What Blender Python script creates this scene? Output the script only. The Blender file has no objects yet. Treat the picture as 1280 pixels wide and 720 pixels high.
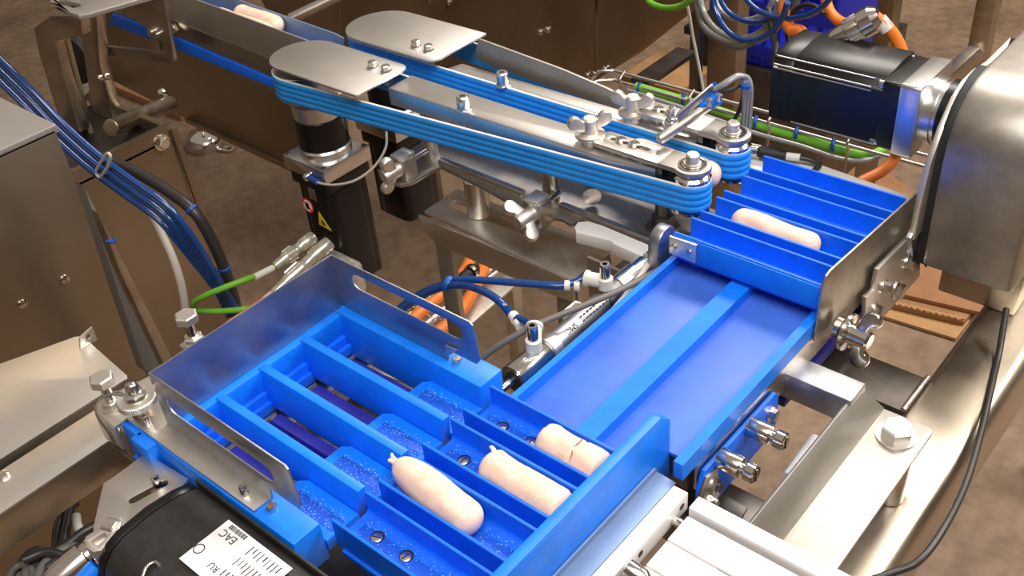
import bpy, bmesh, math, random
from mathutils import Vector, Matrix, noise
random.seed(7)
scn = bpy.context.scene
col = scn.collection
# ------------------------------------------------------------------ camera
CR = ((0.76045026, 0.3379505, -0.55453122),      # world x,y,z axes seen from the camera
      (0.64433576, -0.49905528, 0.57946118),
      (-0.08091253, -0.79795569, -0.59726031))
FOC = 1289.828
CAM = Vector((0, 0, 1.6))
RIGHT = Vector([CR[i][0] for i in range(3)]); DOWN = Vector([CR[i][1] for i in range(3)]); FWD = Vector([CR[i][2] for i in range(3)])
cd = bpy.data.cameras.new('camera'); cam = bpy.data.objects.new('camera', cd); col.objects.link(cam)
cd.sensor_width = 36; cd.lens = FOC / 1280 * 36; cd.clip_start = 0.02; cd.clip_end = 60
U, B = -DOWN, -FWD
cam.matrix_world = Matrix(((RIGHT.x, U.x, B.x, CAM.x), (RIGHT.y, U.y, B.y, CAM.y), (RIGHT.z, U.z, B.z, CAM.z), (0, 0, 0, 1)))
scn.camera = cam
# ------------------------------------------------------------------ light
w = bpy.data.worlds.new('hall'); scn.world = w; w.use_nodes = True
bg = w.node_tree.nodes['Background']; bg.inputs[0].default_value = (0.60, 0.51, 0.43, 1); bg.inputs[1].default_value = 0.50
def area(name, loc, target, sx, sy, power, colr):
    l = bpy.data.lights.new(name, 'AREA'); l.shape = 'RECTANGLE'; l.size = sx; l.size_y = sy; l.energy = power; l.color = colr
    o = bpy.data.objects.new(name, l); col.objects.link(o); o.location = loc
    o.rotation_euler = (Vector(target) - Vector(loc)).to_track_quat('-Z', 'Y').to_euler(); return o
area('ceiling_lamp_front', (0.25, 0.1, 2.75), (-0.45, 0.5, 1.0), 1.5, 0.7, 37, (1, 0.955, 0.89))
area('ceiling_lamp_back', (-0.9, 2.6, 3.3), (-0.7, 1.2, 0.9), 1.8, 0.6, 60, (1, 0.93, 0.84))
area('ceiling_lamp_side', (1.3, 3.2, 3.3), (0.2, 2.4, 0.0), 1.8, 0.6, 100, (1, 0.93, 0.84))
scn.view_settings.view_transform = 'Standard'; scn.view_settings.look = 'None'
scn.view_settings.gamma = 1; scn.view_settings.use_curve_mapping = False
scn.view_settings.exposure = 0.25
# ------------------------------------------------------------------ materials
def mat(name, base, rough=0.5, metal=0.0, var=0.0, vscale=30, bump=0.0, bscale=200, stretch=(1, 1, 1), rvar=0.0, spec=0.5, trans=0.0, sss=0.0, emit=None, col2=None, coat=0.0):
    m = bpy.data.materials.new(name); m.use_nodes = True; nt = m.node_tree; b = nt.nodes['Principled BSDF']
    b.inputs['Base Color'].default_value = (*base, 1); b.inputs['Roughness'].default_value = rough; b.inputs['Metallic'].default_value = metal
    b.inputs['Specular IOR Level'].default_value = spec
    if trans: b.inputs['Transmission Weight'].default_value = trans
    if coat: b.inputs['Coat Weight'].default_value = coat; b.inputs['Coat Roughness'].default_value = 0.15
    if sss:
        b.inputs['Subsurface Weight'].default_value = sss; b.inputs['Subsurface Radius'].default_value = (0.008, 0.004, 0.003); b.inputs['Subsurface Scale'].default_value = 1
    if var or bump or rvar or col2:
        tc = nt.nodes.new('ShaderNodeTexCoord'); mp = nt.nodes.new('ShaderNodeMapping'); mp.inputs['Scale'].default_value = stretch
        nt.links.new(tc.outputs['Object'], mp.inputs['Vector'])
        n1 = nt.nodes.new('ShaderNodeTexNoise'); n1.inputs['Scale'].default_value = vscale; n1.inputs['Detail'].default_value = 6; n1.inputs['Roughness'].default_value = .6
        nt.links.new(mp.outputs[0], n1.inputs['Vector'])
        if var or col2:
            r = nt.nodes.new('ShaderNodeValToRGB'); lo = tuple(c * (1 - var) for c in base); hi = tuple(min(1, c * (1 + var)) for c in base)
            if col2: lo, hi = base, col2
            r.color_ramp.elements[0].position = 0.33; r.color_ramp.elements[1].position = 0.67
            r.color_ramp.elements[0].color = (*lo, 1); r.color_ramp.elements[1].color = (*hi, 1)
            nt.links.new(n1.outputs['Fac'], r.inputs['Fac']); nt.links.new(r.outputs['Color'], b.inputs['Base Color'])
        if rvar:
            mr = nt.nodes.new('ShaderNodeMapRange'); mr.inputs['From Min'].default_value = .3; mr.inputs['From Max'].default_value = .7
            mr.inputs['To Min'].default_value = max(.03, rough - rvar); mr.inputs['To Max'].default_value = min(1, rough + rvar)
            nt.links.new(n1.outputs['Fac'], mr.inputs['Value']); nt.links.new(mr.outputs[0], b.inputs['Roughness'])
        if bump:
            n2 = nt.nodes.new('ShaderNodeTexNoise'); n2.inputs['Scale'].default_value = bscale; n2.inputs['Detail'].default_value = 4
            nt.links.new(mp.outputs[0], n2.inputs['Vector'])
            bp = nt.nodes.new('ShaderNodeBump'); bp.inputs['Strength'].default_value = bump; bp.inputs['Distance'].default_value = 0.001
            nt.links.new(n2.outputs['Fac'], bp.inputs['Height']); nt.links.new(bp.outputs[0], b.inputs['Normal'])
    return m
M = {}
M['steel'] = mat('brushed_stainless', (0.62, 0.58, 0.53), 0.34, 1, var=.10, vscale=14, rvar=.07, bump=.05, bscale=900)
M['steel_matt'] = mat('bead_blasted_stainless', (0.74, 0.70, 0.65), 0.46, 1, var=.07, vscale=60, bump=.15, bscale=1500)
M['steel_plate'] = mat('flat_stainless_sheet', (0.72, 0.69, 0.65), 0.42, 1, var=.06, vscale=10, bump=.03, bscale=900)
M['steel_brush'] = mat('streaked_stainless_sheet', (0.50, 0.44, 0.36), 0.36, 1, var=.16, vscale=7, stretch=(1, 1, 5), rvar=.08)
M['guard'] = mat('polished_guard_sheet', (0.40, 0.40, 0.42), 0.42, 1, var=.10, vscale=18, rvar=.08)
M['panel'] = mat('brown_stainless_panel', (0.36, 0.29, 0.21), 0.40, 1, var=.18, vscale=4, stretch=(1, 1, .4), rvar=.06)
M['steel_soft'] = mat('satin_stainless', (0.46, 0.44, 0.40), 0.50, 1, var=.08, vscale=12)
M['housing'] = mat('blasted_housing_steel', (0.40, 0.37, 0.33), 0.42, 1, var=.10, vscale=60, bump=.08, bscale=1200)
M['drop'] = mat('water_drops', (0.22, 0.40, 0.80), 0.05, 0, spec=1.0)
M['wall'] = mat('painted_wall', (0.34, 0.29, 0.24), 0.7, 0, var=.1, vscale=2)
M['chrome'] = mat('polished_steel', (0.72, 0.69, 0.65), 0.15, 1, var=.06, vscale=40)
M['darksteel'] = mat('dark_steel', (0.20, 0.18, 0.165), 0.42, 1, var=.2, vscale=20)
M['alu'] = mat('machined_aluminium', (0.74, 0.73, 0.72), 0.28, 1, var=.06, vscale=50, stretch=(1, 1, 6))
M['white_alu'] = mat('white_anodised_aluminium', (0.80, 0.78, 0.76), 0.42, 0.15, var=.03, vscale=30)
M['zinc'] = mat('zinc_plated_sheet', (0.20, 0.29, 0.46), 0.50, .6, var=.05, vscale=40, rvar=.03)  # reflection of the blue end plate put into the base colour
M['blue'] = mat('blue_machined_plastic', (0.002, 0.130, 0.80), 0.42, 0, var=.10, vscale=45, bump=.05, bscale=700)
M['blue2'] = mat('bright_blue_plastic', (0.002, 0.185, 0.86), 0.42, 0, var=.10, vscale=45, bump=.05, bscale=700)
M['blue_wet'] = mat('wet_blue_plastic', (0.012, 0.10, 0.60), 0.26, 0, var=.15, vscale=90, bump=.5, bscale=420, rvar=.14)
M['belt'] = mat('blue_conveyor_belt', (0.045, 0.140, 0.60), 0.50, 0, var=.16, vscale=16, rvar=.08)
M['vbelt'] = mat('light_blue_ribbed_belt', (0.015, 0.27, 0.78), 0.5, 0, var=.06, vscale=60)
M['vedge'] = mat('white_belt_edge', (0.75, 0.78, 0.82), 0.5)
M['navy'] = mat('navy_plastic', (0.022, 0.020, 0.26), 0.4, 0, var=.2, vscale=40)
M['black'] = mat('black_satin_paint', (0.0035, 0.0035, 0.004), 0.34, 0, bump=.04, bscale=900)
M['black_matt'] = mat('black_textured_plastic', (0.022, 0.020, 0.019), 0.48, 0, var=.25, vscale=90, bump=.2, bscale=600)
M['rubber'] = mat('black_rubber', (0.010, 0.010, 0.011), 0.6)
M['greycable'] = mat('grey_cable', (0.13, 0.12, 0.11), 0.5)
M['darkcable'] = mat('dark_cable', (0.030, 0.027, 0.026), 0.4)
M['whitecable'] = mat('white_cable', (0.55, 0.52, 0.48), 0.5)
M['orange'] = mat('orange_cable', (0.80, 0.20, 0.028), 0.45, var=.08, vscale=30)
M['green'] = mat('green_cable', (0.16, 0.46, 0.035), 0.45, var=.08, vscale=30)
M['tube'] = mat('blue_air_tube', (0.004, 0.045, 0.20), 0.16, 0, coat=.6)
M['ctube'] = mat('clear_grey_tube', (0.30, 0.31, 0.31), 0.12, 0, coat=.6)
M['tie'] = mat('blue_cable_tie', (0.008, 0.07, 0.34), 0.4)
M['whiteplastic'] = mat('white_plastic', (0.68, 0.66, 0.61), 0.45)
M['clear'] = mat('clear_plastic', (0.62, 0.59, 0.50), 0.22, .65, var=.25, vscale=120)
M['label'] = mat('white_label', (0.78, 0.77, 0.78), 0.5)
M['ink'] = mat('black_ink', (0.02, 0.02, 0.02), 0.6)
M['red'] = mat('red_sticker', (0.70, 0.03, 0.02), 0.5)
M['yellow'] = mat('yellow_sticker', (0.80, 0.55, 0.02), 0.5)
M['card'] = mat('cardboard', (0.30, 0.145, 0.065), 0.8, var=.12, vscale=20)
M['card2'] = mat('pale_cardboard', (0.42, 0.235, 0.10), 0.8, var=.12, vscale=20)
M['crate'] = mat('blue_crate_plastic', (0.010, 0.018, 0.40), 0.45)
M['rod'] = mat('zinc_wire', (0.62, 0.58, 0.53), 0.35, 1)
M['weld'] = mat('weld_bead', (0.60, 0.56, 0.52), 0.35, 1, bump=.8, bscale=350)
M['brass'] = mat('bronze_steel', (0.45, 0.36, 0.25), 0.35, 1)
M['sausage'] = mat('sausage_skin', (0.80, 0.54, 0.43), 0.38, 0, col2=(0.87, 0.66, 0.54), vscale=70, bump=.25, bscale=500, sss=.25)
M['sausage_dark'] = mat('sausage_crease', (0.33, 0.15, 0.10), 0.5)
def floor_mat():
    m = bpy.data.materials.new('stained_concrete'); m.use_nodes = True; nt = m.node_tree; b = nt.nodes['Principled BSDF']
    tc = nt.nodes.new('ShaderNodeTexCoord')
    a = nt.nodes.new('ShaderNodeTexNoise'); a.inputs['Scale'].default_value = 1.6; a.inputs['Detail'].default_value = 8; a.inputs['Roughness'].default_value = .65
    c = nt.nodes.new('ShaderNodeTexNoise'); c.inputs['Scale'].default_value = 26; c.inputs['Detail'].default_value = 6
    for n in (a, c): nt.links.new(tc.outputs['Object'], n.inputs['Vector'])
    r = nt.nodes.new('ShaderNodeValToRGB'); e = r.color_ramp.elements
    e[0].position = .3; e[0].color = (0.125, 0.078, 0.050, 1); e[1].position = .7; e[1].color = (0.37, 0.255, 0.165, 1)
    mx = nt.nodes.new('ShaderNodeMix'); mx.data_type = 'RGBA'; mx.blend_type = 'MULTIPLY'; mx.inputs['Factor'].default_value = .55
    r2 = nt.nodes.new('ShaderNodeValToRGB'); r2.color_ramp.elements[0].position = .35; r2.color_ramp.elements[0].color = (.55, .5, .47, 1); r2.color_ramp.elements[1].position = .6; r2.color_ramp.elements[1].color = (1, 1, 1, 1)
    nt.links.new(a.outputs['Fac'], r.inputs['Fac']); nt.links.new(c.outputs['Fac'], r2.inputs['Fac'])
    nt.links.new(r.outputs['Color'], mx.inputs['A']); nt.links.new(r2.outputs['Color'], mx.inputs['B']); nt.links.new(mx.outputs['Result'], b.inputs['Base Color'])
    b.inputs['Roughness'].default_value = .62
    bp = nt.nodes.new('ShaderNodeBump'); bp.inputs['Strength'].default_value = .25; bp.inputs['Distance'].default_value = .01
    nt.links.new(c.outputs['Fac'], bp.inputs['Height']); nt.links.new(bp.outputs[0], b.inputs['Normal'])
    return m
M['floor'] = floor_mat()
# ------------------------------------------------------------------ helpers
def px(u, v, x=None, y=None, z=None):
    """the point on the plane x=, y= or z= that lies at photograph pixel (u, v)"""
    d = RIGHT * ((u - 640) / FOC) + DOWN * ((v - 360) / FOC) + FWD
    i, val = (0, x) if x is not None else (1, y) if y is not None else (2, z)
    return CAM + d * ((val - CAM[i]) / d[i])
def thing(name, label, cat, loc=(0, 0, 0), group=None):
    o = bpy.data.objects.new(name, None); col.objects.link(o); o.location = loc; o.empty_display_size = .02
    o['label'] = label; o['category'] = cat
    if group: o['group'] = group
    return o
def tag(o, label, cat, group=None):
    o['label'] = label; o['category'] = cat
    if group: o['group'] = group
    return o
def world_loc(o):
    v = Vector(o.location)
    while o.parent: o = o.parent; v = v + Vector(o.location)
    return v
def link(name, me, m, parent=None):
    if m is not None:
        me.materials.clear(); me.materials.append(M[m] if isinstance(m, str) else m)
    o = bpy.data.objects.new(name, me); col.objects.link(o)
    if parent:
        o.parent = parent; o.matrix_parent_inverse = parent_matrix(parent).inverted()
    return o
def parent_matrix(p):
    m = Matrix.Translation(p.location) @ p.rotation_euler.to_matrix().to_4x4() if p.rotation_mode != 'QUATERNION' else Matrix.Translation(p.location) @ p.rotation_quaternion.to_matrix().to_4x4()
    if p.parent: m = parent_matrix(p.parent) @ p.matrix_parent_inverse @ m
    return m
def pyd(name, vs, fs, m, parent=None, smooth=True, ang=.6):
    me = bpy.data.meshes.new(name); me.from_pydata([tuple(v) for v in vs], [], fs); me.update()
    bm = bmesh.new(); bm.from_mesh(me); bmesh.ops.recalc_face_normals(bm, faces=bm.faces); bm.to_mesh(me); bm.free()
    if smooth:
        for p in me.polygons: p.use_smooth = True
        me.set_sharp_from_angle(angle=ang)
    return link(name, me, m, parent)
def bm_obj(name, bm, m, parent=None, smooth=True, ang=.6):
    bmesh.ops.recalc_face_normals(bm, faces=bm.faces)
    me = bpy.data.meshes.new(name); bm.to_mesh(me); bm.free()
    if smooth:
        for p in me.polygons: p.use_smooth = True
        me.set_sharp_from_angle(angle=ang)
    return link(name, me, m, parent)
def bm_bevel(bm, r, seg=2, edges=None):
    if r > 0: bmesh.ops.bevel(bm, geom=list(edges or bm.edges), offset=r, segments=seg, profile=.5, affect='EDGES', clamp_overlap=True)
def box(name, x0, x1, y0, y1, z0, z1, m, parent=None, bev=.0008):
    bm = bmesh.new(); bmesh.ops.create_cube(bm, size=1)
    for v in bm.verts:
        v.co = Vector(((x0 + x1) / 2 + v.co.x * (x1 - x0), (y0 + y1) / 2 + v.co.y * (y1 - y0), (z0 + z1) / 2 + v.co.z * (z1 - z0)))
    bm_bevel(bm, bev); return bm_obj(name, bm, m, parent)
def frame_of(axis):
    a = Vector(axis).normalized(); t = Vector((0, 0, 1)) if abs(a.z) < .9 else Vector((1, 0, 0))
    u = a.cross(t).normalized(); return u, a.cross(u).normalized(), a
def bar(name, p0, p1, wd, ht, m, parent=None, bev=.0008, up=(0, 0, 1)):
    """rectangular bar from p0 to p1, wd across, ht along up"""
    p0, p1 = Vector(p0), Vector(p1); a = (p1 - p0).normalized(); s = a.cross(Vector(up)).normalized(); u = s.cross(a)
    bm = bmesh.new(); vs = []
    for p in (p0, p1):
        for i, j in ((-1, -1), (1, -1), (1, 1), (-1, 1)): vs.append(bm.verts.new(p + s * i * wd / 2 + u * j * ht / 2))
    for f in ((0, 1, 2, 3), (7, 6, 5, 4), (0, 4, 5, 1), (1, 5, 6, 2), (2, 6, 7, 3), (3, 7, 4, 0)): bm.faces.new([vs[i] for i in f])
    bm_bevel(bm, bev); return bm_obj(name, bm, m, parent)
def lathe(name, p, axis, prof, m, parent=None, seg=28, ang=.6, closed=False):
    """prof: (radius, height) pairs along axis from p"""
    u, v, a = frame_of(axis); p = Vector(p); vs = []; fs = []; n = len(prof)
    for r, h in prof:
        for k in range(seg):
            t = 2 * math.pi * k / seg; vs.append(p + a * h + (u * math.cos(t) + v * math.sin(t)) * max(r, 1e-5))
    rng = range(n) if closed else range(n - 1)
    for i in rng:
        j = (i + 1) % n
        for k in range(seg): fs.append((i * seg + k, i * seg + (k + 1) % seg, j * seg + (k + 1) % seg, j * seg + k))
    if not closed:
        fs.append(tuple(range(seg))[::-1]); fs.append(tuple((n - 1) * seg + k for k in range(seg)))
    return pyd(name, vs, fs, m, parent, True, ang)
def cyl(name, p0, p1, r, m, parent=None, seg=24, bev=None):
    p0, p1 = Vector(p0), Vector(p1); L = (p1 - p0).length; b = min(r * .12, L * .2) if bev is None else bev
    return lathe(name, p0, p1 - p0, [(r - b, 0), (r, b), (r, L - b), (r - b, L)], m, parent, seg)
def smooth_path(pts, n=8):
    pts = [Vector(p) for p in pts]
    if len(pts) < 3: return pts
    P = [pts[0] * 2 - pts[1]] + pts + [pts[-1] * 2 - pts[-2]]; out = []
    for i in range(1, len(P) - 2):
        for k in range(n):
            t = k / n; a, b, c, d = P[i - 1], P[i], P[i + 1], P[i + 2]
            out.append(.5 * ((2 * b) + (c - a) * t + (2 * a - 5 * b + 4 * c - d) * t * t + (3 * b - a - 3 * c + d) * t ** 3))
    return out + [pts[-1]]
def tube_geo(pts, r, seg=10):
    vs = []; fs = []; n = len(pts); u = None
    for i, p in enumerate(pts):
        a = (pts[min(i + 1, n - 1)] - pts[max(i - 1, 0)]).normalized()
        if u is None: u = frame_of(a)[0]
        u = (u - a * u.dot(a)).normalized(); v = a.cross(u)
        rr = r(i / (n - 1)) if callable(r) else r
        for k in range(seg):
            t = 2 * math.pi * k / seg; vs.append(p + (u * math.cos(t) + v * math.sin(t)) * rr)
    for i in range(n - 1):
        for k in range(seg): fs.append((i * seg + k, i * seg + (k + 1) % seg, (i + 1) * seg + (k + 1) % seg, (i + 1) * seg + k))
    fs.append(tuple(range(seg))[::-1]); fs.append(tuple((n - 1) * seg + k for k in range(seg)))
    return vs, fs
def tube(name, pts, r, m, parent=None, seg=10, n=8, ang=1.0):
    vs, fs = tube_geo(smooth_path(pts, n), r, seg); return pyd(name, vs, fs, m, parent, True, ang)
def rrect(x0, x1, y0, y1, r, n=5):
    out = []
    if not isinstance(r, (list, tuple)): r = [r] * 4
    for (cx, cy, a0, rr) in ((x1 - r[0], y1 - r[0], 0, r[0]), (x0 + r[1], y1 - r[1], 90, r[1]), (x0 + r[2], y0 + r[2], 180, r[2]), (x1 - r[3], y0 + r[3], 270, r[3])):
        if rr <= 0: out.append((cx, cy)); continue
        for k in range(n + 1):
            t = math.radians(a0 + 90 * k / n); out.append((cx + rr * math.cos(t), cy + rr * math.sin(t)))
    return out
def circ(cx, cy, r, n=20): return [(cx + r * math.cos(2 * math.pi * k / n), cy + r * math.sin(2 * math.pi * k / n)) for k in range(n)]
def slot2(a, b, r, n=7):
    """stadium outline round the segment a-b"""
    a, b = Vector(a), Vector(b); d = (b - a).normalized(); t0 = math.atan2(d.y, d.x); out = []
    for c, s in ((b, -90), (a, 90)):
        for k in range(n + 1):
            t = t0 + math.radians(s + 180 * k / n); out.append((c.x + r * math.cos(t), c.y + r * math.sin(t)))
    return out
def sheet(name, plane, at, outline, t, m, parent=None, holes=(), bev=.0004, mtx=None):
    """flat plate cut to an outline: plane 'z' -> (x,y) at height at, thickness t downwards; 'x' -> (y,z); 'y' -> (x,z)"""
    cu = bpy.data.curves.new(name, 'CURVE'); cu.dimensions = '2D'; cu.fill_mode = 'BOTH'; b = min(bev, t * .3); cu.extrude = t / 2 - b; cu.bevel_depth = b; cu.bevel_resolution = 1; cu.offset = -b
    for ring in [outline] + list(holes):
        s = cu.splines.new('POLY'); s.points.add(len(ring) - 1); s.use_cyclic_u = True
        for i, q in enumerate(ring): s.points[i].co = (q[0], q[1], 0, 1)
    tmp = bpy.data.objects.new('tmp', cu); col.objects.link(tmp); dg = bpy.context.evaluated_depsgraph_get()
    me = bpy.data.meshes.new_from_object(tmp.evaluated_get(dg)); bpy.data.objects.remove(tmp); bpy.data.curves.remove(cu)
    for v in me.vertices:
        a, b_, c = v.co
        if plane == 'z': v.co = (a, b_, at - t / 2 + c)
        elif plane == 'x': v.co = (at + c - t / 2, a, b_)
        elif plane == 'y': v.co = (a, at + c + t / 2, b_)
        else: v.co = mtx @ Vector((a, b_, c - t / 2))
    me.name = name
    bm = bmesh.new(); bm.from_mesh(me); bmesh.ops.remove_doubles(bm, verts=bm.verts, dist=1e-6); bmesh.ops.recalc_face_normals(bm, faces=bm.faces); bm.to_mesh(me); bm.free()
    for p in me.polygons: p.use_smooth = True
    me.set_sharp_from_angle(angle=.6)
    return link(name, me, m, parent)
_cache = {}
def axis_matrix(p, axis, spin=0):
    u, v, a = frame_of(axis); r = Matrix((u, v, a)).transposed()
    if r.determinant() < 0: r = Matrix((v, u, a)).transposed()
    return Matrix.Translation(p) @ (r @ Matrix.Rotation(spin, 3, 'Z')).to_4x4()
def placed(name, key, make, m, p, axis, parent, spin=0):
    """instance of a shared mesh made once along +Z, set at p along axis"""
    if key not in _cache:
        o = make(); _cache[key] = o.data; bpy.data.objects.remove(o)
    o = link(name, _cache[key], None, None)
    if not o.data.materials: o.data.materials.append(M[m])
    mw = axis_matrix(p, axis, spin)
    if parent: o.parent = parent; mw = parent_matrix(parent).inverted() @ mw
    o.location = mw.to_translation(); o.rotation_euler = mw.to_euler(); return o
def hex_bolt_mesh(r, h, wr):
    bm = bmesh.new()
    def ring(rad, z, n=6, ph=0): return [bm.verts.new((rad * math.cos(2 * math.pi * k / n + ph), rad * math.sin(2 * math.pi * k / n + ph), z)) for k in range(n)]
    def loft(rs):
        for a, b in zip(rs, rs[1:]):
            for k in range(len(a)): bm.faces.new((a[k], a[(k + 1) % len(a)], b[(k + 1) % len(a)], b[k]))
        bm.faces.new(rs[0][::-1]); bm.faces.new(rs[-1])
    if wr: loft([ring(wr, 0, 24), ring(wr, h * .18, 24)])
    loft([ring(r, h * .15), ring(r, h * .9), ring(r * .86, h)])
    return bm_obj('tmp', bm, None, None, True, .4)
def hex_bolt(p, axis, r, h, parent, m='chrome', wr=None, name='hex_bolt', spin=0):
    wr = r * 1.35 if wr is None else wr
    return placed(name, ('hex', r, h, wr, m), lambda: hex_bolt_mesh(r, h, wr), m, p, axis, parent, spin)
def allen_mesh(r, h, m):
    return lathe('tmp', (0, 0, 0), (0, 0, 1), [(r, 0), (r, h * .9), (r * .92, h), (r * .5, h), (r * .48, h * .35), (0, h * .35)], m, None, 20)
def allen_screw(p, axis, r, h, parent, m='chrome', name='socket_screw'):
    return placed(name, ('allen', r, h, m), lambda: allen_mesh(r, h, m), m, p, axis, parent)
def wing_nut(p, axis, wdir, s, label, parent=None, m='steel_matt', flange=True, name='wing_nut'):
    """butterfly nut: hub, collar and two lobed wings; s is the hub radius"""
    a = Vector(axis).normalized(); wv = Vector(wdir); wv = (wv - a * wv.dot(a)).normalized(); n = a.cross(wv); p = Vector(p)
    if parent is None: t = thing(name, label, 'wing nut', p)
    else:
        t = parent
    hub = lathe('hub', p, a, [(s * 1.25, 0), (s * 1.25, s * .55), (s * 1.0, s * .65), (s * 1.0, s * .85), (s * 1.95, s * .95), (s * 2.0, s * 1.05), (s * 1.95, s * 1.35), (s * 1.05, s * 1.5), (s * .95, s * 3.3), (s * .75, s * 3.55)] if flange else [(s * 1.0, 0), (s * 1.0, s * 2.3), (s * .8, s * 2.6)], m, t, 24)
    h0 = s * 1.15 if flange else 0
    for sg in (-1, 1):
        pts = [(0, s * .45), (s * .9, s * .6), (s * 1.45, s * .85), (s * 2.1, s * 1.0), (s * 2.75, s * 1.35), (s * 3.0, s * 2.0), (s * 2.75, s * 2.65), (s * 2.1, s * 2.95), (s * 1.5, s * 2.7), (s * 1.1, s * 2.25), (s * .6, s * 2.1), (0, s * 2.1)]
        pts = [(q.x, q.y + h0) for q in smooth_path([Vector((x, y, 0)) for x, y in pts], 4)]
        mt = Matrix(((wv.x * sg, a.x, n.x, p.x), (wv.y * sg, a.y, n.y, p.y), (wv.z * sg, a.z, n.z, p.z), (0, 0, 0, 1)))
        mt = mt @ Matrix.Translation((0, 0, s * .55))
        sheet('wing', 'm', 0, pts, s * 1.1, m, t, bev=s * .32, mtx=mt)
    return t
def text_mesh(name, txt, size, mtx, m, parent, ext=.0001):
    cu = bpy.data.curves.new(name, 'FONT'); cu.body = txt; cu.size = size; cu.extrude = ext; cu.align_x = 'CENTER'; cu.align_y = 'CENTER'
    tmp = bpy.data.objects.new('tmp', cu); col.objects.link(tmp); dg = bpy.context.evaluated_depsgraph_get()
    me = bpy.data.meshes.new_from_object(tmp.evaluated_get(dg)); bpy.data.objects.remove(tmp)
    me.transform(mtx); return link(name, me, m, parent)
def struct(o): o['kind'] = 'structure'; return o
# ================================================================== structure
fl = struct(box('floor', -9, 4, -3, 9, -.05, 0, 'floor', None, 0))
struct(box('wall_right', 4.0, 4.1, -3, 9, 0, 4.2, 'wall', None, 0)); struct(box('wall_left', -9.1, -9.0, -3, 9, 0, 4.2, 'wall', None, 0))
struct(box('wall_back', -9, 4, 9.0, 9.1, 0, 4.2, 'wall', None, 0)); struct(box('wall_front', -9, 4, -3.1, -3.0, 0, 4.2, 'wall', None, 0))
# ================================================================== the four-lane trough shuttle in front
ts = thing('trough_shuttle', 'blue plastic four-lane trough carrying three sausages, with upright blue end plate', 'trough', (-.41, .37, .972))
def channel(name, x0, x1, yf, yn, zt, zf, zb, m, parent, th=.003):
    """U channel along x: far wall yf, near wall yn, floor zf"""
    P = [(yf, zb), (yf, zt), (yf - th, zt), (yf - th, zf + .003), (yf - th - .003, zf), (yn + th + .003, zf), (yn + th, zf + .003), (yn + th, zt), (yn, zt), (yn, zb)]
    vs = [(x, y, z) for x in (x0, x1) for y, z in P]; n = len(P)
    fs = [(i, (i + 1) % n, n + (i + 1) % n, n + i) for i in range(n)]
    bm = bmesh.new(); bv = [bm.verts.new(v) for v in vs]
    for f in fs: bm.faces.new([bv[i] for i in f])
    for base in (0, n):
        for q in ((0, 1, 2, 3), (0, 3, 4, 5), (0, 5, 9), (9, 5, 6), (9, 6, 7, 8)): bm.faces.new([bv[base + i] for i in q])
    bmesh.ops.recalc_face_normals(bm, faces=bm.faces)
    eds = [e for e in bm.edges if e.is_manifold and e.calc_face_angle(0) > .6]
    bm_bevel(bm, .0005, 1, eds)
    return bm_obj(name, bm, m, parent)
def slot_screw(p, parent, spin):
    p = Vector(p)
    sk = lathe('screw_hole', p, (0, 0, 1), [(.0058, .0001), (.0058, .0004), (.005, .0004), (.005, .0002), (0, .0002)], 'rubber', parent, 20)
    c = p + Vector((.0004, -.0011, 0))
    sc = lathe('screw', c, (0, 0, 1), [(.0046, .0002), (.0046, .0009), (.0040, .0013), (0, .0014)], 'alu', parent, 18)
    d = Vector((math.cos(spin), math.sin(spin), 0)) * .0036; c = c + Vector((0, 0, .0012))
    bar('screw_slot', c - d, c + d, .0010, .0007, 'rubber', sc, 0)
def drops(parent, x0, x1, y0, y1, z, n, seed):
    """beads of water lying on the plastic"""
    rnd = random.Random(seed); vs = []; fs = []
    for _ in range(n):
        cx, cy = rnd.uniform(x0, x1), y0 + (y1 - y0) * (.5 + .5 * rnd.betavariate(2, 2) * rnd.choice((-1, 1))); r = rnd.uniform(.0003, .0007); b = len(vs)
        for q, h in ((1, 0), (.75, .45)):
            for k in range(6): vs.append((cx + r * q * math.cos(k * 1.047), cy + r * q * math.sin(k * 1.047), z + r * h))
        vs.append((cx, cy, z + r * .65))
        for k in range(6): fs += [(b + k, b + (k + 1) % 6, b + 6 + (k + 1) % 6, b + 6 + k), (b + 6 + k, b + 6 + (k + 1) % 6, b + 12)]
    o = pyd('water_droplets', vs, fs, 'drop', parent, True, 2.0); o['kind'] = 'stuff'; return o
lanes = []
for k in range(4):
    yf = .4655 - .0497 * k; yn = yf - .0378; lanes.append((yf + yn) / 2)
    c = channel('trough_channel', -.482, -.346, yf, yn, 1.0, .978, .9725, 'blue', ts)
    drops(c, -.474, -.35, yn + .006, yn + .032, .9784, 170, k)
    wet = box('wet_floor_insert', -.474, -.348, yn + .010, yn + .024, .978, .9785, 'blue_wet', c, .0002)
    for q, (u, v) in enumerate((((628, 533), (664, 552)), ((580, 575),), (), ((472, 671), (508, 695)))[k]):
        sp_ = px(u, v, z=.9787); slot_screw((sp_.x, sp_.y, .9786), c, .5 + q * 1.1 + k)
box('base_plate', -.474, -.347, .276, .466, .9665, .9722, 'blue', ts)
sheet('end_plate', 'x', -.3375, [(.262, .918), (.262, .990), (.275, 1.0045), (.512, 1.0045), (.5255, .992), (.5255, .918)], .0095, 'blue2', ts, bev=.0006)
# bent zinc bracket carrying the end plate
zb = thing('zinc_angle_bracket', 'zinc-plated angle sheet with blue reflection painted in, between blue end plate and white slide bar', 'bracket', (-.32, .4, .95))
sheet('flange', 'z', .951, [(-.337, .285), (-.337, .503), (-.316, .5015), (-.316, .285)], .002, 'zinc', zb)
sheet('web', 'x', -.3352, [(.285, .951), (.285, .9565), (.500, .9565), (.503, .954), (.503, .951)], .002, 'zinc', zb)
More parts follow.
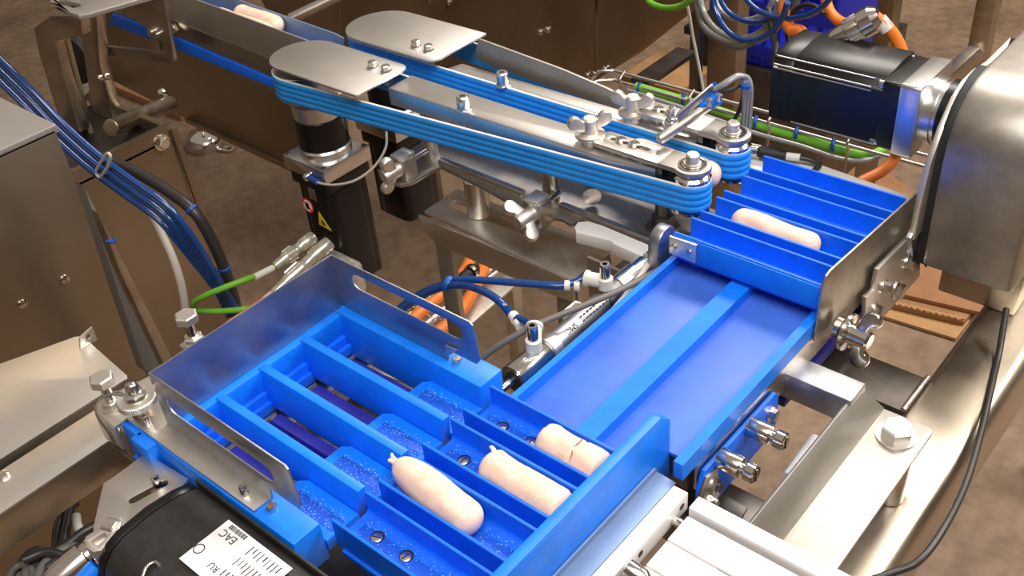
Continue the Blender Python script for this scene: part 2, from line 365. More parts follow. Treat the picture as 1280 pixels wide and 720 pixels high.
# ================================================================== white linear slide
sl = thing('linear_slide', 'white anodised linear slide unit behind the upright blue end plate', 'actuator', (-.25, .44, .9))
box('end_block', -.3155, -.3015, .33, .498, .932, .9515, 'white_alu', sl, .0008)
for i, y in enumerate((.4885, .4295, .37)):
    lathe('screw_hole', (-.3014, y, .943), (1, 0, 0), [(.0032, 0), (.0032, .0003), (.0022, .0003), (.0020, -.002), (0, -.002)], 'darksteel', sl, 16)
    cyl('guide_rod', (-.3015, y - .012, .938), (-.285, y - .012, .938), .0042, 'chrome', sl, 16)
box('side_rail', -.2935, -.06, .486, .501, .925, .950, 'white_alu', sl, .0008)
box('slide_table', -.2915, -.06, .452, .4815, .925, .9455, 'white_alu', sl, .0008)
box('slide_table', -.291, -.06, .4215, .4505, .925, .9455, 'white_alu', sl, .0008)
box('slide_table', -.291, -.06, .391, .420, .925, .9455, 'white_alu', sl, .0008)
box('body', -.29, -.06, .39, .486, .893, .925, 'white_alu', sl, .001)
for x, y in ((-.2625, .466), (-.282, .427), (-.232, .437), (-.2, .466), (-.15, .466)):
    lathe('counterbore', (x, y, .9456), (0, 0, 1), [(.0056, 0), (.0056, .0003), (.0045, .0003), (.0043, -.004), (0, -.004)], 'alu', sl, 20)
box('t_slot', -.245, -.20, .4505, .4518, .9448, .9458, 'darksteel', sl, 0)
lathe('guide_bush', (-.291, .4065, .951), (1, 0, -.15), [(.004, -.008), (.0085, -.006), (.0085, .008), (.006, .012)], 'chrome', sl, 20)
# ================================================================== sausages
def sausage(pts, r, label, group, tip=False, crack=None, seed=0, taper=0, blunt=0):
    path = smooth_path(pts, 12); n = len(path)
    def rad(t):
        e = .13; k = 1.0
        if t < e: k = math.sqrt(max(0.0, 1 - ((e - t) / e) ** 2.2))
        if blunt: e = blunt
        if t > 1 - e: k = math.sqrt(max(0.0, 1 - ((t - 1 + e) / e) ** 2.2))
        if taper and t < .3: k *= 1 - taper * ((.3 - t) / .3) ** 1.6
        return r * max(.05, k) * (1 + .035 * math.sin(9 * t + seed))
    t_ = [i / (n - 1) for i in range(n)]
    # denser rings at both ends
    fine = []; L = [0]
    for i in range(1, n): L.append(L[-1] + (path[i] - path[i - 1]).length)
    def at_len(s):
        for i in range(1, n):
            if L[i] >= s: f = (s - L[i - 1]) / max(1e-9, L[i] - L[i - 1]); return path[i - 1].lerp(path[i], f)
        return path[-1]
    N = 44; ts_ = [.5 - .5 * math.cos(math.pi * i / (N - 1)) for i in range(N)]
    P = [at_len(L[-1] * t) for t in ts_]
    vs, fs = tube_geo(P, 1.0, 26)
    out = []
    for i in range(N):
        for k in range(26):
            v = Vector(vs[i * 26 + k]); d = v - P[i]; q = noise.noise(v * 45 + Vector((seed, 0, 0))) * .06 + noise.noise(v * 160) * .02
            rr = rad(ts_[i]) * (1 + q)
            if crack and abs(ts_[i] - crack) < .02: rr *= .93
            out.append(P[i] + d * rr)
    o = pyd('sausage', out, fs, 'sausage', None, True, 2.0); tag(o, label, 'sausage', group)
    if tip:
        b0 = P[0]; a = (P[0] - P[4]).normalized()
        for k, (dy, dz, ln) in enumerate(((0, 0, .0060), (.0016, .0010, .0075), (-.0016, .0008, .0048))):
            tube('skin_tail', [b0 - a * .005 + Vector((0, dy * .5, dz * .4)), b0 + a * ln * .5 + Vector((0, dy, dz)), b0 + a * ln + Vector((0, dy * 2.1, dz * 1.6))], lambda t: .0026 * (1 - .55 * t), 'sausage', o, 7, 4)
    return o
gs = 'sausages in the front trough'
Rs = .0152
s1 = sausage([(-.4105, lanes[0], .978 + Rs), (-.38, lanes[0] - .0012, .978 + Rs), (-.3475, lanes[0] - .002, .978 + Rs)], Rs, 'pink sausage with a cracked skin in the lane next to the conveyor belt', gs, crack=.62, seed=1, blunt=.05)
tube('skin_crack', [(-.374, lanes[0] + .007, .978 + Rs * 1.86), (-.3725, lanes[0] + .001, .978 + Rs * 1.97), (-.3735, lanes[0] - .005, .978 + Rs * 1.90), (-.371, lanes[0] - .010, .978 + Rs * 1.70), (-.3705, lanes[0] - .0135, .978 + Rs * 1.42)], lambda t: .0006 + .0007 * t, 'sausage_dark', s1, 6, 5)
tube('skin_crack', [(-.4045, lanes[0] - .009, .978 + Rs * 1.45), (-.403, lanes[0] - .0115, .978 + Rs * 1.30), (-.4035, lanes[0] - .0135, .978 + Rs * 1.1)], .0006, 'sausage_dark', s1, 6, 5)
s2 = sausage([(-.4295, lanes[1] + .001, .978 + Rs), (-.39, lanes[1] - .0015, .978 + Rs), (-.3475, lanes[1] - .001, .978 + Rs)], Rs, 'pale sausage touching the end plate in the second lane from the conveyor belt', gs, tip=False, seed=2, blunt=.05)
s3 = sausage([(-.4855, lanes[2] + .004, .9835 + Rs), (-.452, lanes[2] + .002, .981 + Rs), (-.415, lanes[2] - .001, .979 + Rs), (-.391, lanes[2] - .002, .9785 + Rs)], Rs * .97, 'whole pale sausage with a ragged skin tail in the third front lane', gs, tip=True, seed=3, taper=.45)
tube('skin_tail', [(-.425, lanes[1] + .008, 1.001), (-.4285, lanes[1] + .0095, 1.003), (-.431, lanes[1] + .0095, 1.0028)], lambda t: .0026 * (1 - .5 * t), 'sausage', s2, 8, 4)
# ================================================================== blue guide rack
rk = thing('guide_rack', 'blue plastic slotted guide rack with raised divider bars inside the stainless guard', 'rack', (-.58, .37, .95))
def rack_bar(name, x0, x1, yt, wt, yb0, yb1, zt, zb, m, endcut=.006):
    """tapering bar along x: top strip yt-wt..yt, foot yb0..yb1, right end sloping back towards its foot"""
    vs = []
    for x, xb in ((x0, x0), (x1, x1 - endcut)):
        vs += [(x, yt - wt, zt), (x, yt, zt), (xb, yb1, zb), (xb, yb0, zb)]
    fs = [(0, 1, 2, 3), (7, 6, 5, 4), (0, 4, 5, 1), (1, 5, 6, 2), (2, 6, 7, 3), (3, 7, 4, 0)]
    bm = bmesh.new(); bv = [bm.verts.new(v) for v in vs]
    for f in fs: bm.faces.new([bv[i] for i in f])
    bm_bevel(bm, .0012, 2); return bm_obj(name, bm, m, rk)
for yt in (.4165, .3672, .3190): rack_bar('divider_bar', -.672, -.4855, yt, .0085, yt - .0125, yt + .001, 1.0, .962, 'blue2')
rack_bar('far_rail', -.676, -.487, .4860, .0290, .4530, .4860, 1.0, .955, 'blue2', .002)
rack_bar('near_rail', -.7125, -.487, .2720, .0262, .2440, .2740, .999, .955, 'blue2', .002)
box('back_rail', -.694, -.668, .236, .486, .975, .9985, 'blue2', rk, .0025)
box('back_rail_foot', -.69, -.664, .236, .486, .950, .9755, 'blue', rk, .002)
for k in range(4):
    y1 = (.4560, .4050, .3558, .3076)[k]; y0 = (.4170, .3675, .3195, .2735)[k]
    sheet('shelf', 'z', .9765, [(-.5555, y0), (-.4870, y0), (-.4870, y1), (-.5480, y1), (-.5555, y1 - .006)], .012, 'blue2', rk, bev=.001)
    box('wet_patch', -.545, -.49, y0 + .008, y1 - .012, .9765, .97685, 'blue_wet', rk, .0001)
    drops(rk, -.545, -.49, y0 + .004, y1 - .006, .9767, 140, 40 + k)
    # rounded foot of the back rail inside each opening
    box('slot_back', -.664, -.658, y0, y1, .956, .968, 'blue', rk, .002)
box('wedge_block', -.716, -.688, .2415, .2465, .952, .9985, 'blue2', rk, .001)
box('wedge_foot', -.706, -.676, .237, .2425, .950, .968, 'blue2', rk, .001)
for x, y in ((-.526, .4695), (-.5275, .2585)):
    lathe('dowel_pin', (x, y, 1.0), (0, 0, 1), [(.0045, -.002), (.0045, .004), (.0036, .0056), (0, .0058)], 'alu', rk, 18)
# steel carrier and navy pushers below the rack
cr = thing('rack_carrier', 'grey steel slotted carrier plate showing through the openings of the blue rack', 'plate', (-.6, .37, .93))
sheet('carrier_plate', 'z', .9455, rrect(-.700, -.645, .24, .482, .003), .004, 'steel', cr)
for y0, y1 in ((.2745, .3065), (.321, .3545), (.369, .4035), (.418, .4545)):
    box('strip', -.6565, -.6545, y0, y1, .9535, .9575, 'steel_plate', cr, .0003)
    pl_ = box('finger_plate', -.646, -.560, y0 + .004, y1 - .004, .918, .922, 'panel', cr, .0008)
for i, (y, lb) in enumerate(((.4440, 'navy plastic pusher bar in the rack slot nearest the conveyor'), (.3985, 'navy plastic pusher bar in the second slot of the blue rack'), (.3515, 'navy plastic pusher bar in the third slot of the blue rack'), (.3035, 'navy plastic pusher bar in the slot beside the near guard panel'))):
    yc = y - .0055
    nb = thing('pusher_bar', lb, 'bar', (-.6, yc, .92), 'navy pushers under the rack')
    sheet('bar', 'y', yc - .0055, [(-.648, .925), (-.648, .958), (-.643, .9645), (-.5575, .9665), (-.5575, .925)], .011, 'navy', nb, bev=.0008)
    box('foot', -.615, -.585, yc - .008, yc + .008, .889, .9255, 'darksteel', nb)
sausage([(-.60, .452, .925), (-.57, .454, .925), (-.53, .456, .926)], .013, 'pink sausage lying low under the blue rack slot nearest the conveyor', 'sausages still to be picked', seed=9)
box('pusher_bed', -.72, -.48, .235, .49, .872, .889, 'darksteel', cr, .001)
# ================================================================== stainless U guard
gd = thing('sheet_metal_guard', 'three-sided stainless guard with long slotted sides standing on the blue rack', 'guard', (-.6, .37, 1.0))
T = .0016
sheet('back_panel', 'x', -.676, [(.2655, 1.0), (.2655, 1.0595), (.4677, 1.0605), (.4677, 1.0)], T, 'guard', gd, bev=.0004)
def side(y, name, hole):
    out = [(-.6775, 1.0005), (-.6775, 1.0598), (-.501, 1.0598), (-.4975, 1.0575), (-.4935, 1.0205), (-.4985, 1.0135), (-.5340, 1.0135), (-.5345, 1.0005)]
    return sheet(name, 'y', y, out, T, 'guard', gd, holes=[hole], bev=.0004)
side(.4669, 'side_panel', slot2((-.6435, 1.0415), (-.520, 1.0415), .0085))
side(.2647, 'side_panel', slot2((-.6535, 1.0330), (-.531, 1.0330), .0085))
sheet('bent_tab', 'y', .4640, [(q.x, q.z) for q in [px(u, v, y=.4640) for u, v in ((556.5, 431.5), (571.5, 437.5), (558.5, 446.5))]], .0012, 'steel_matt', gd)
sheet('mounting_flange', 'z', 1.0018, [(-.7145, .2468), (-.5365, .2478), (-.5365, .2655), (-.676, .2655), (-.7125, .2850)], .0018, 'steel_matt', gd)
for x, y in ((-.6903, .2535), (-.5555, .2545)):
    lathe('stud', (x, y, 1.0015), (0, 0, 1), [(.0035, 0), (.0035, .009), (.0026, .0105), (0, .0108)], 'chrome', gd, 14)
# stay plate with clamp knobs beside the guard
sp = thing('clamp_plate', 'stainless corner plate carrying the knurled clamp beside the guard', 'plate', (-.75, .27, .99))
sheet('plate', 'z', 1.0, [(-.7469, .2361), (-.7535, .2390), (-.7575, .2470), (-.7560, .2548), (-.7450, .302), (-.700, .302), (-.6780, .2665), (-.7145, .2665), (-.7145, .2350)], .003, 'steel_matt', sp, bev=.0008)
sheet('down_flange', 'y', .2345, [(-.7469, .967), (-.7469, .998), (-.7150, .998), (-.7150, .972)], .003, 'steel_matt', sp)
box('stay', -.752, -.745, .252, .300, .86, .9972, 'steel', sp, .001)
kn = thing('knurled_clamp', 'round knurled steel nut with domed cap nut on the corner plate', 'clamp', (-.7065, .2589, 1.0))
c0 = Vector((-.7065, .2589, 1.0018))
lathe('spacer', c0, (0, 0, 1), [(.0085, 0), (.0085, .012), (.007, .0125)], 'brass', kn, 22)
def knurl(p, r, h, z0):
    vs = []; n = 120
    for z, q in ((0, .94), (.0008, 1), (h - .0008, 1), (h, .94)):
        for k in range(n): rr = r * q * (1 + (.011 if k % 2 else -.011)); vs.append(p + Vector((rr * math.cos(2 * math.pi * k / n), rr * math.sin(2 * math.pi * k / n), z0 + z)))
    fs = [(i * n + k, i * n + (k + 1) % n, (i + 1) * n + (k + 1) % n, (i + 1) * n + k) for i in range(3) for k in range(n)] + [tuple(range(n))[::-1], tuple(3 * n + k for k in range(n))]
    return pyd('knurled_disc', vs, fs, 'steel_matt', kn, True, .3)
knurl(c0, .0170, .007, .0125)
hex_bolt(c0 + Vector((0, 0, .0195)), (0, 0, 1), .0085, .007, kn, wr=.0098, name='hex_nut')
lathe('cap_nut', c0 + Vector((0, 0, .0262)), (0, 0, 1), [(.0062, 0), (.0062, .004), (.0052, .0075), (.003, .0096), (0, .0103)], 'chrome', kn, 18)
def stand_bolt(p, label, h=.026, s=1.0, lanyard=False):
    t = thing('hex_bolt', label, 'bolt', p); p = Vector(p)
    hex_bolt(p, (0, 0, 1), .011 * s, .009, t, wr=.013 * s, name='lower_nut', m='steel_matt')
    lathe('shank', p + Vector((0, 0, .008)), (0, 0, 1), [(.0058 * s, 0), (.0058 * s, h)], 'chrome', t, 16)
    hex_bolt(p + Vector((0, 0, h)), (0, 0, 1), .0135 * s, .010, t, wr=.0, name='bolt_head', m='steel_matt')
    return t
sb = stand_bolt((-.7385, .2490, 1.0), 'tall hex bolt with wire lanyard beside the knurled clamp', s=.80)
tube('lanyard_wire', [px(u, v, z=z) for u, v, z in ((160, 497, 1.02), (145, 493, 1.022), (128, 497, 1.02), (120, 510, 1.015), (124, 524, 1.005), (134, 538, .99), (142, 552, .975), (150, 563, .96), (168, 577, .945))], .0011, 'greycable', sb, 8, 6)
tube('wire_loop', [px(u, v, z=z) for u, v, z in ((160, 497, 1.02), (150, 490, 1.022), (140, 492, 1.021), (134, 500, 1.018))], .0011, 'greycable', sb, 8, 6)
b2 = stand_bolt((-.774, .3570, .982), 'tall hex bolt standing behind the back panel of the guard', s=.85)
box('bolt_foot', -.786, -.762, .345, .369, 0, .982, 'steel', b2, .002)
# ================================================================== belt conveyor
cv = thing('belt_conveyor', 'two-lane blue belt conveyor with ribbed blue rails running away from the trough', 'conveyor', (-.4, .7, .9))
Y0, Y1 = .478, .935
def ribbed(name, x0, x1, z0, z1, m='blue2', pitch=.0012, Y0=Y0):
    """rail along y with a finely ridged top"""
    n = int((Y1 - Y0) / pitch); vs = []; fs = []
    prof = []
    for i in range(n + 1):
        y = Y0 + (Y1 - Y0) * i / n; prof += [(y, z1 - (.00022 if i % 2 else 0))]
    for x in (x0, x1):
        for y, z in prof: vs.append((x, y, z))
        for y, z in prof: vs.append((x, y, z0))
    k = len(prof)
    for i in range(k - 1):
        fs.append((i, i + 1, 2 * k + i + 1, 2 * k + i)); fs.append((k + i, 3 * k + i, 3 * k + i + 1, k + i + 1))
        fs.append((i, k + i, k + i + 1, i + 1)); fs.append((2 * k + i, 2 * k + i + 1, 3 * k + i + 1, 3 * k + i))
    fs.append((0, 2 * k, 3 * k, k)); fs.append((k - 1, 2 * k - 1, 4 * k - 1, 3 * k - 1))
    return pyd(name, vs, fs, m, cv, False)
box('belt', -.478, -.411, Y0, Y1, .951, .955, 'belt', cv, .0005)
sheet('belt', 'z', .955, [(-.390, Y0), (-.349, Y0), (-.349, .5245), (-.3225, .5245), (-.3225, Y1), (-.390, Y1)], .004, 'belt', cv, bev=.0003)
ribbed('divider_rail', -.411, -.390, .945, .9667)
ribbed('side_rail', -.4845, -.478, .935, .967)
ribbed('side_rail', -.3225, -.3135, .9485, .967, Y0=.508)
sheet('belt_bed', 'z', .951, [(-.482, Y0 + .004), (-.350, Y0 + .004), (-.350, .527), (-.3205, .527), (-.3205, Y1), (-.482, Y1)], .036, 'darksteel', cv, bev=.0006)
box('side_skirt', -.3175, -.3145, .532, Y1, .915, .9487, 'steel', cv, .0006)
sheet('pin_bracket', 'x', -.3085, [(.5275, .882), (.5275, .925), (.536, .939), (.6575, .937), (.6635, .930), (.6655, .897), (.655, .884)], .004, 'blue', cv, bev=.0008)
sheet('steel_plate', 'x', -.3055, [(.524, .880), (.524, .918), (.5345, .9345), (.553, .930), (.556, .880)], .003, 'steel', cv, bev=.0006)
hex_bolt((-.3055, .545, .9165), (1, 0, 0), .0060, .008, cv, name='bolt')
hex_bolt((-.3055, .542, .897), (1, 0, 0), .0048, .007, cv, name='bolt')
hex_bolt((-.3085, .650, .9175), (1, 0, 0), .0060, .007, cv, name='bolt')
for y, z in ((.6106, .9369 - .012), (.5589, .9408 - .012)):
    z += .012
    pn = lathe('roller_pin', (-.3085, y, z - .004), (1, 0, 0), [(.0092, 0), (.0098, .001), (.0098, .020), (.0090, .0215), (.0052, .022), (.0052, .0255), (.0078, .026), (.0085, .027), (.0085, .0345), (.0075, .0355), (0, .0356)], 'chrome', cv, 26)
    bar('pin_slot', (-.2731, y, z - .0105), (-.2731, y, z + .0025), .0018, .002, 'darksteel', pn, 0, up=(1, 0, 0))
box("return_strip", -.49, -.3185, .70, .92, .880, .893, 'navy', cv, .001)
# ================================================================== discharge tray
dt = thing('discharge_tray', 'blue plastic four-lane receiving tray at the far end of the belt conveyor', 'tray', (-.4, .84, .976))
dy = [(.9290, .8945), (.8835, .8430), (.8305, .7955), (.7820, .7470)]
for k, (a, b) in enumerate(dy):
    channel('tray_channel', (-.4775, -.4785, -.4785, -.479)[k], -.3135, a, b, 1.0015 if k else 1.004, .977, .973, 'blue', dt)
box('front_lip', -.479, -.3135, .7455, .7475, .9735, 1.0, 'blue2', dt, .0004)
fp = sheet('corner_plate', 'y', .7415, [(-.481, .978), (-.481, .9985), (-.449, .9995), (-.449, .977)], .0035, 'steel_plate', dt, bev=.0006)
for x, z in ((-.4755, .9875), (-.4565, .988)):
    lathe('screw', (x, .7415, z), (0, -1, 0), [(.0036, 0), (.0036, .0015), (.0026, .0022), (0, .0022)], 'chrome', fp, 16)
box('tray_base', -.474, -.3145, .750, .926, .9675, .9732, 'blue', dt)
sausage([(-.450, .8155, .978 + .0142), (-.40, .8135, .978 + .0142), (-.351, .8125, .978 + .0142)], .0140, 'pale sausage lying in the third lane of the far receiving tray', None, seed=5)
ep = thing('tray_end_plate', 'stainless side plate closing the receiving tray beside the wing knob', 'plate', (-.311, .85, .95))
sheet('plate', 'x', -.3105, [(.7335, .948), (.7385, 1.008), (.744, 1.0165), (.752, 1.0185), (.945, .9995), (.953, .997), (.9565, .985), (.968, .945), (.958, .928), (.8086, .9235), (.7365, .943)], .0025, 'housing', ep, bev=.0006)
bp_ = thing('pivot_bracket', 'bolted stainless pivot bracket on the outer face of the tray side plate', 'bracket', (-.30, .88, .94))
pb0 = [px(u, v, x=-.302) for u, v in ((1098, 337), (1138, 296), (1150, 300), (1150, 345), (1098, 404), (1081, 408), (1083, 372), (1093, 362))]
sheet('plate', 'x', -.302, [(q.y, q.z) for q in pb0], .005, 'steel_plate', bp_, bev=.0008)
for u, v, r in ((1134, 328, .0062), (1104, 358, .0062), (1120, 362, .0085), (1093, 386, .0056)):
    q = px(u, v, x=-.302); hex_bolt(q, (1, 0, 0), r, .009, bp_, name='bolt')
q = px(1065, 424, x=-.285)
wing_nut((-.303, q.y + .005, q.z + .003), (1, -.05, -.02), (0, .35, .9), .0098, 'polished wing knob below the tray side plate', m='chrome')
# ================================================================== infeed belt arms
XD, XP = -1.106, -.507
def arm(sgn, y_in, label, nm):
    """sgn=-1: near arm, body lies on the low-y side of its inner run; +1: far arm"""
    yd, yp, rd, rp = y_in + sgn * .050, y_in + sgn * .0205, .050, .0205
    t = thing('feed_belt_drive', label, 'belt drive', (XP, yp, .98), 'sausage feed belt arms')
    # belt path round both pulleys
    D, Pq = Vector((XD, yd)), Vector((XP, yp)); dd = (Pq - D).length; phi = math.asin((rd - rp) / dd); base = math.atan2(Pq.y - D.y, Pq.x - D.x)
    path = []
    def arc(c, r, a0, a1, n):
        for k in range(n + 1): t_ = a0 + (a1 - a0) * k / n; path.append((c + Vector((math.cos(t_), math.sin(t_))) * r, Vector((math.cos(t_), math.sin(t_)))))
    up = base + math.pi / 2 - phi; lo = base - math.pi / 2 + phi
    arc(Pq, rp, lo, up, 16)
    for k in range(1, 6): f = k / 6; n_ = Vector((math.cos(up), math.sin(up))); path.append(((Pq + n_ * rp).lerp(D + n_ * rd, f), n_))
    arc(D, rd, up, lo + 2 * math.pi, 26)
    for k in range(1, 6): f = k / 6; n_ = Vector((math.cos(lo), math.sin(lo))); path.append(((D + n_ * rd).lerp(Pq + n_ * rp, f), n_))
    z0, z1 = .985, 1.0165; prof = []
    for i in range(25):
        f = i / 24; ribs = .0013 * abs(math.sin(math.pi * 4 * f)) ** .7; prof.append((ribs, z0 + (z1 - z0) * f))
    prof += [(-.003, z1), (-.003, z0)]
    n, k = len(path), len(prof); vs = [(p.x + q.x * o, p.y + q.y * o, z) for p, q in path for o, z in prof]
    fs = [(i * k + j, i * k + (j + 1) % k, ((i + 1) % n) * k + (j + 1) % k, ((i + 1) % n) * k + j) for i in range(n) for j in range(k)]
    bl = pyd('ribbed_belt', vs, fs, 'vbelt', t, True, 1.2)
    prof = [(.0003, z1 + .0001), (.0003, z1 + .0011), (-.0026, z1 + .0011), (-.0026, z1 + .0001)]
    k = 4; vs = [(p.x + q.x * o, p.y + q.y * o, z) for p, q in path for o, z in prof]
    fs = [(i * k + j, i * k + (j + 1) % k, ((i + 1) % n) * k + (j + 1) % k, ((i + 1) % n) * k + j) for i in range(n) for j in range(k)]
    pyd('belt_edge', vs, fs, 'vedge', bl, True, .6)
    lathe('drive_pulley', (XD, yd, .981), (0, 0, 1), [(.020, 0), (.049, 0), (.049, .003), (.0465, .0035), (.0465, .0355), (.0485, .036), (.0485, .0385), (.020, .039)], 'steel', t, 40)
    lathe('idler_pulley', (XP, yp, .980), (0, 0, 1), [(.012, 0), (.0205, 0), (.0205, .003), (.0172, .0035), (.0172, .0362), (.0205, .0375), (.0208, .0415), (.0185, .044), (.0165, .0455), (.0165, .0475), (.012, .048)], 'chrome', t, 32)
    # cover over the drive pulley
    r = .0495; xr = -.951; cz = 1.0335; yc0 = yd; xc0 = XD - .001
    if sgn > 0: r = .0545; yc0 = .9235; xr = px(606, 43, z=cz).x; xc0 = px(431, 30, z=cz).x + r
    out = []
    for i in range(21):
        a = math.pi / 2 + math.pi * i / 20; out.append((xc0 + r * math.cos(a), yc0 + r * math.sin(a)))
    nr, fr = (.012, .003) if sgn < 0 else (.003, .012)
    def corner(cx, cy, rr, a0): return [(cx + rr * math.cos(math.radians(a0 + 90 * i / 5)), cy + rr * math.sin(math.radians(a0 + 90 * i / 5))) for i in range(6)]
    if sgn < 0: out += corner(xr - .004, yc0 - r + .004, .004, 270) + corner(xr - .016, yc0 + r - .016, .016, 0)
    else: out += corner(xr - .016, yc0 - r + .016, .016, 270) + corner(xr - .004, yc0 + r - .004, .004, 0)
    cvp = sheet('pulley_cover', 'z', cz, out, .003, 'steel_plate', t, bev=.0008)
    by = yd + (.024 if sgn < 0 else -.022)
    for i in range(2):
        q = px(*(((466, 84), (483, 89)), ((520, 58), (536, 63)))[sgn > 0][i], z=cz); hex_bolt((q.x, q.y, cz - .0003), (0, 0, 1), .0062, .009, cvp, wr=.0075, name='cover_bolt', spin=.3 * i)
        cyl('cover_spacer', (q.x, q.y, 1.015), (q.x, q.y, cz - .003), .006, 'steel', t, 16)
    # body plate between the belts
    xa, xb = -.948, -.545; zt = 1.0235
    def inner(x): return y_in + sgn * .0045
    def outer(x): return y_in + sgn * (.0475 if x < -.9 else .0475 - .0035 * (x + .9) / .3)
    bo = [(xa, inner(xa)), (-.56, inner(0)), (xb, inner(0) + sgn * .006), (xb, outer(-.6) - sgn * .010), (-.60, outer(-.6)), (xa, outer(xa))]
    if sgn > 0:
        zt = 1.0178; bo = [(-.930, .8903), (-.56, .8903), (-.545, .894), (-.545, .913), (-.60, .913), (-.922, .9115)]
    if sgn > 0: bo = bo[::-1]
    sheet('body_plate', 'z', zt, bo, .024, 'steel_plate' , t, bev=.001)
    return t, yd, yp
near, ydn, ypn = arm(-1, .8457, 'near blue ribbed belt arm with rounded cover plate, in front of the sausage path', 'near')
far, ydf, ypf = arm(1, .887, 'far blue ribbed belt arm behind the sausage path, carrying the sensor', 'far')
def tension(t, yin, sgn, px0):
    """slotted tension plate with idler fork end"""
    z = 1.0335; y0, y1 = (yin - .0375, yin - .006) if sgn < 0 else (yin + .006, yin + .040)
    yc = yin + sgn * .0205; ys = yc
    out = rrect(-.628, -.540, y0, y1, [.0, .006, .006, .0])
    hole = slot2((-.612, ys + .002), (-.566, ys + .002), .0032)
    tp = sheet('tension_plate', 'z', z, out, .005, 'steel_plate', t, holes=[hole], bev=.0006)
    if sgn < 0:
        sc = ((-.6015, ys + .002), (-.5835, ys + .002))
    else: sc = ((-.6075, ys + .003), (-.590, ys + .002))
    for i, (x, y) in enumerate(sc):
        s_ = lathe('slot_screw', (x, y, z - .001), (0, 0, 1), [(.0062, 0), (.0062, .0035), (.005, .0048), (0, .005)], 'chrome', t, 20)
        bar('screw_slot', (x - .005, y - .002, z + .0037), (x + .005, y + .002, z + .0037), .0012, .0012, 'darksteel', s_, 0)
        cyl('stand_off', (x, y, 1.016), (x, y, z - .0045), .006, 'chrome', t, 18)
    # fork with bearing seat over the idler
    out = [(-.541, yc - .0165), (-.522, yc - .0165)] + [(XP + .0205 * math.cos(a), yc + .0205 * math.sin(a)) for a in [math.radians(-125 + 250 * i / 18) for i in range(19)]] + [(-.522, yc + .0165), (-.541, yc + .0165)]
    sheet('idler_fork', 'z', 1.0335, out, .0055, 'steel_soft', t, bev=.0008)
    b0 = Vector((XP, yc, 1.0335))
    lathe('bearing_ring', b0, (0, 0, 1), [(.0155, -.001), (.0155, .0014), (.0135, .0014), (.0135, .0002), (.0118, .0002), (.0118, .0014), (.0095, .0016), (.009, .0005), (0, .0005)], 'chrome', t, 30)
    lathe('seal_ring', b0, (0, 0, 1), [(.0134, .0), (.0134, .0007), (.0119, .0007), (.0119, .0)], 'rubber', t, 30)
    lathe('axle_head', b0 + Vector((0, 0, .0008)), (0, 0, 1), [(.0092, 0), (.0092, .0022), (.0074, .0026), (.0072, .0115), (.0058, .0128), (0, .013)], 'steel_matt', t, 20)
    box('fork_web', -.543, -.536, yc - .015, yc + .015, .99, 1.030, 'darksteel', t)
tension(near, .8457, -1, 0); tension(far, .887, 1, 0)
for t, x, y in ((near, -.8205, .8045), (far, px(627, 108, z=1.0178).x, px(627, 108, z=1.0178).y + .003)):
    lathe('socket_knob', (x, y, 1.0232 if t is near else 1.0176), (0, 0, 1), [(.0095, 0), (.0095, .0015), (.0074, .0022), (.0080, .0035), (.0080, .0175), (.0068, .019), (.0036, .019), (.0034, .010), (0, .010)], 'alu', t, 16)
wing_nut((-.640, .8215, 1.0235), (0, 0, 1), (.55, .83, 0), .0088, 'upright steel wing nut on the near belt arm')
wing_nut((-.636, .900, 1.0178), (0, 0, 1), (.95, .3, 0), .0088, 'upright steel wing nut on the far belt arm')
for i, (x, y) in enumerate(((-.640, .8215), (-.636, .900))):
    lathe('clamp_washer', (x, y, (1.0235, 1.0178)[i]), (0, 0, 1), [(.0105, 0), (.0105, .0008), (.0085, .001), (.0085, .0012), (.0105, .0012)], 'chrome', (near, far)[i], 24)
# sausage leaving the belts and those still on the infeed
sausage([(-.62, .8655, 1.0005), (-.56, .8655, 1.0005), (-.497, .8655, .9995)], .0150, 'sausage squeezed between the two blue belts at the pulleys', None, seed=12)
# far side wall plate behind the far arm
sw = thing('rear_guide_plate', 'dark ribbed stainless wall plate behind the far belt arm', 'plate', (-.8, 1.0, .99))
gq = [px(u, v, y=.928) for u, v in ((598, 49), (604, 51), (700, 86), (759, 111), (778, 121), (778, 138), (740, 127), (700, 113), (612, 82), (592, 72))]
sheet('plate', 'y', .928, [(q.x, q.z) for q in gq], .004, 'steel_soft', sw, bev=.0008)
box('foot', -.76, -.74, .928, .932, .94, 1.0, 'steel', sw, .0005)
# ------------------------------------------------------------------ drive motors below the arms
def drive_motor(y, label, decals):
    t = thing('servo_motor', label, 'motor', (XD, y, .66), 'belt drive motors')
    lathe('collar', (XD, y, .945), (0, 0, 1), [(.035, 0), (.035, .022), (.027, .0235), (.027, .035)], 'alu', t, 36)
    lathe('gearbox', (XD, y, .900), (0, 0, 1), [(.0360, 0), (.0368, .001), (.0368, .044), (.0360, .045)], 'black', t, 40)
    lathe('gearbox_foot', (XD, y, .885), (0, 0, 1), [(.0385, 0), (.0390, .012), (.0368, .015)], 'alu', t, 40)
    box('mounting_flange', XD - .045, XD + .045, y - .045, y + .045, .863, .886, 'alu', t, .0015)
    for dx in (-1, 1):
        for dy_ in (-1, 1): allen_screw((XD + dx * .039, y + dy_ * .039, .886), (0, 0, 1), .0038, .0012, t, 'darksteel')
    sheet('motor_neck', 'z', .8635, rrect(XD - .043, XD + .043, y - .043, y + .043, .009), .020, 'black', t, bev=.001)
    sheet('motor_body', 'z', .844, rrect(XD - .0375, XD + .0375, y - .0375, y + .0375, .010), .175 if decals else .13, 'black', t, bev=.002)
    sheet('motor_shell', 'z', .841, rrect(XD - .030, XD + .0405, y - .0405, y + .030, .016), .168 if decals else .125, 'black', t, bev=.002)
    return t
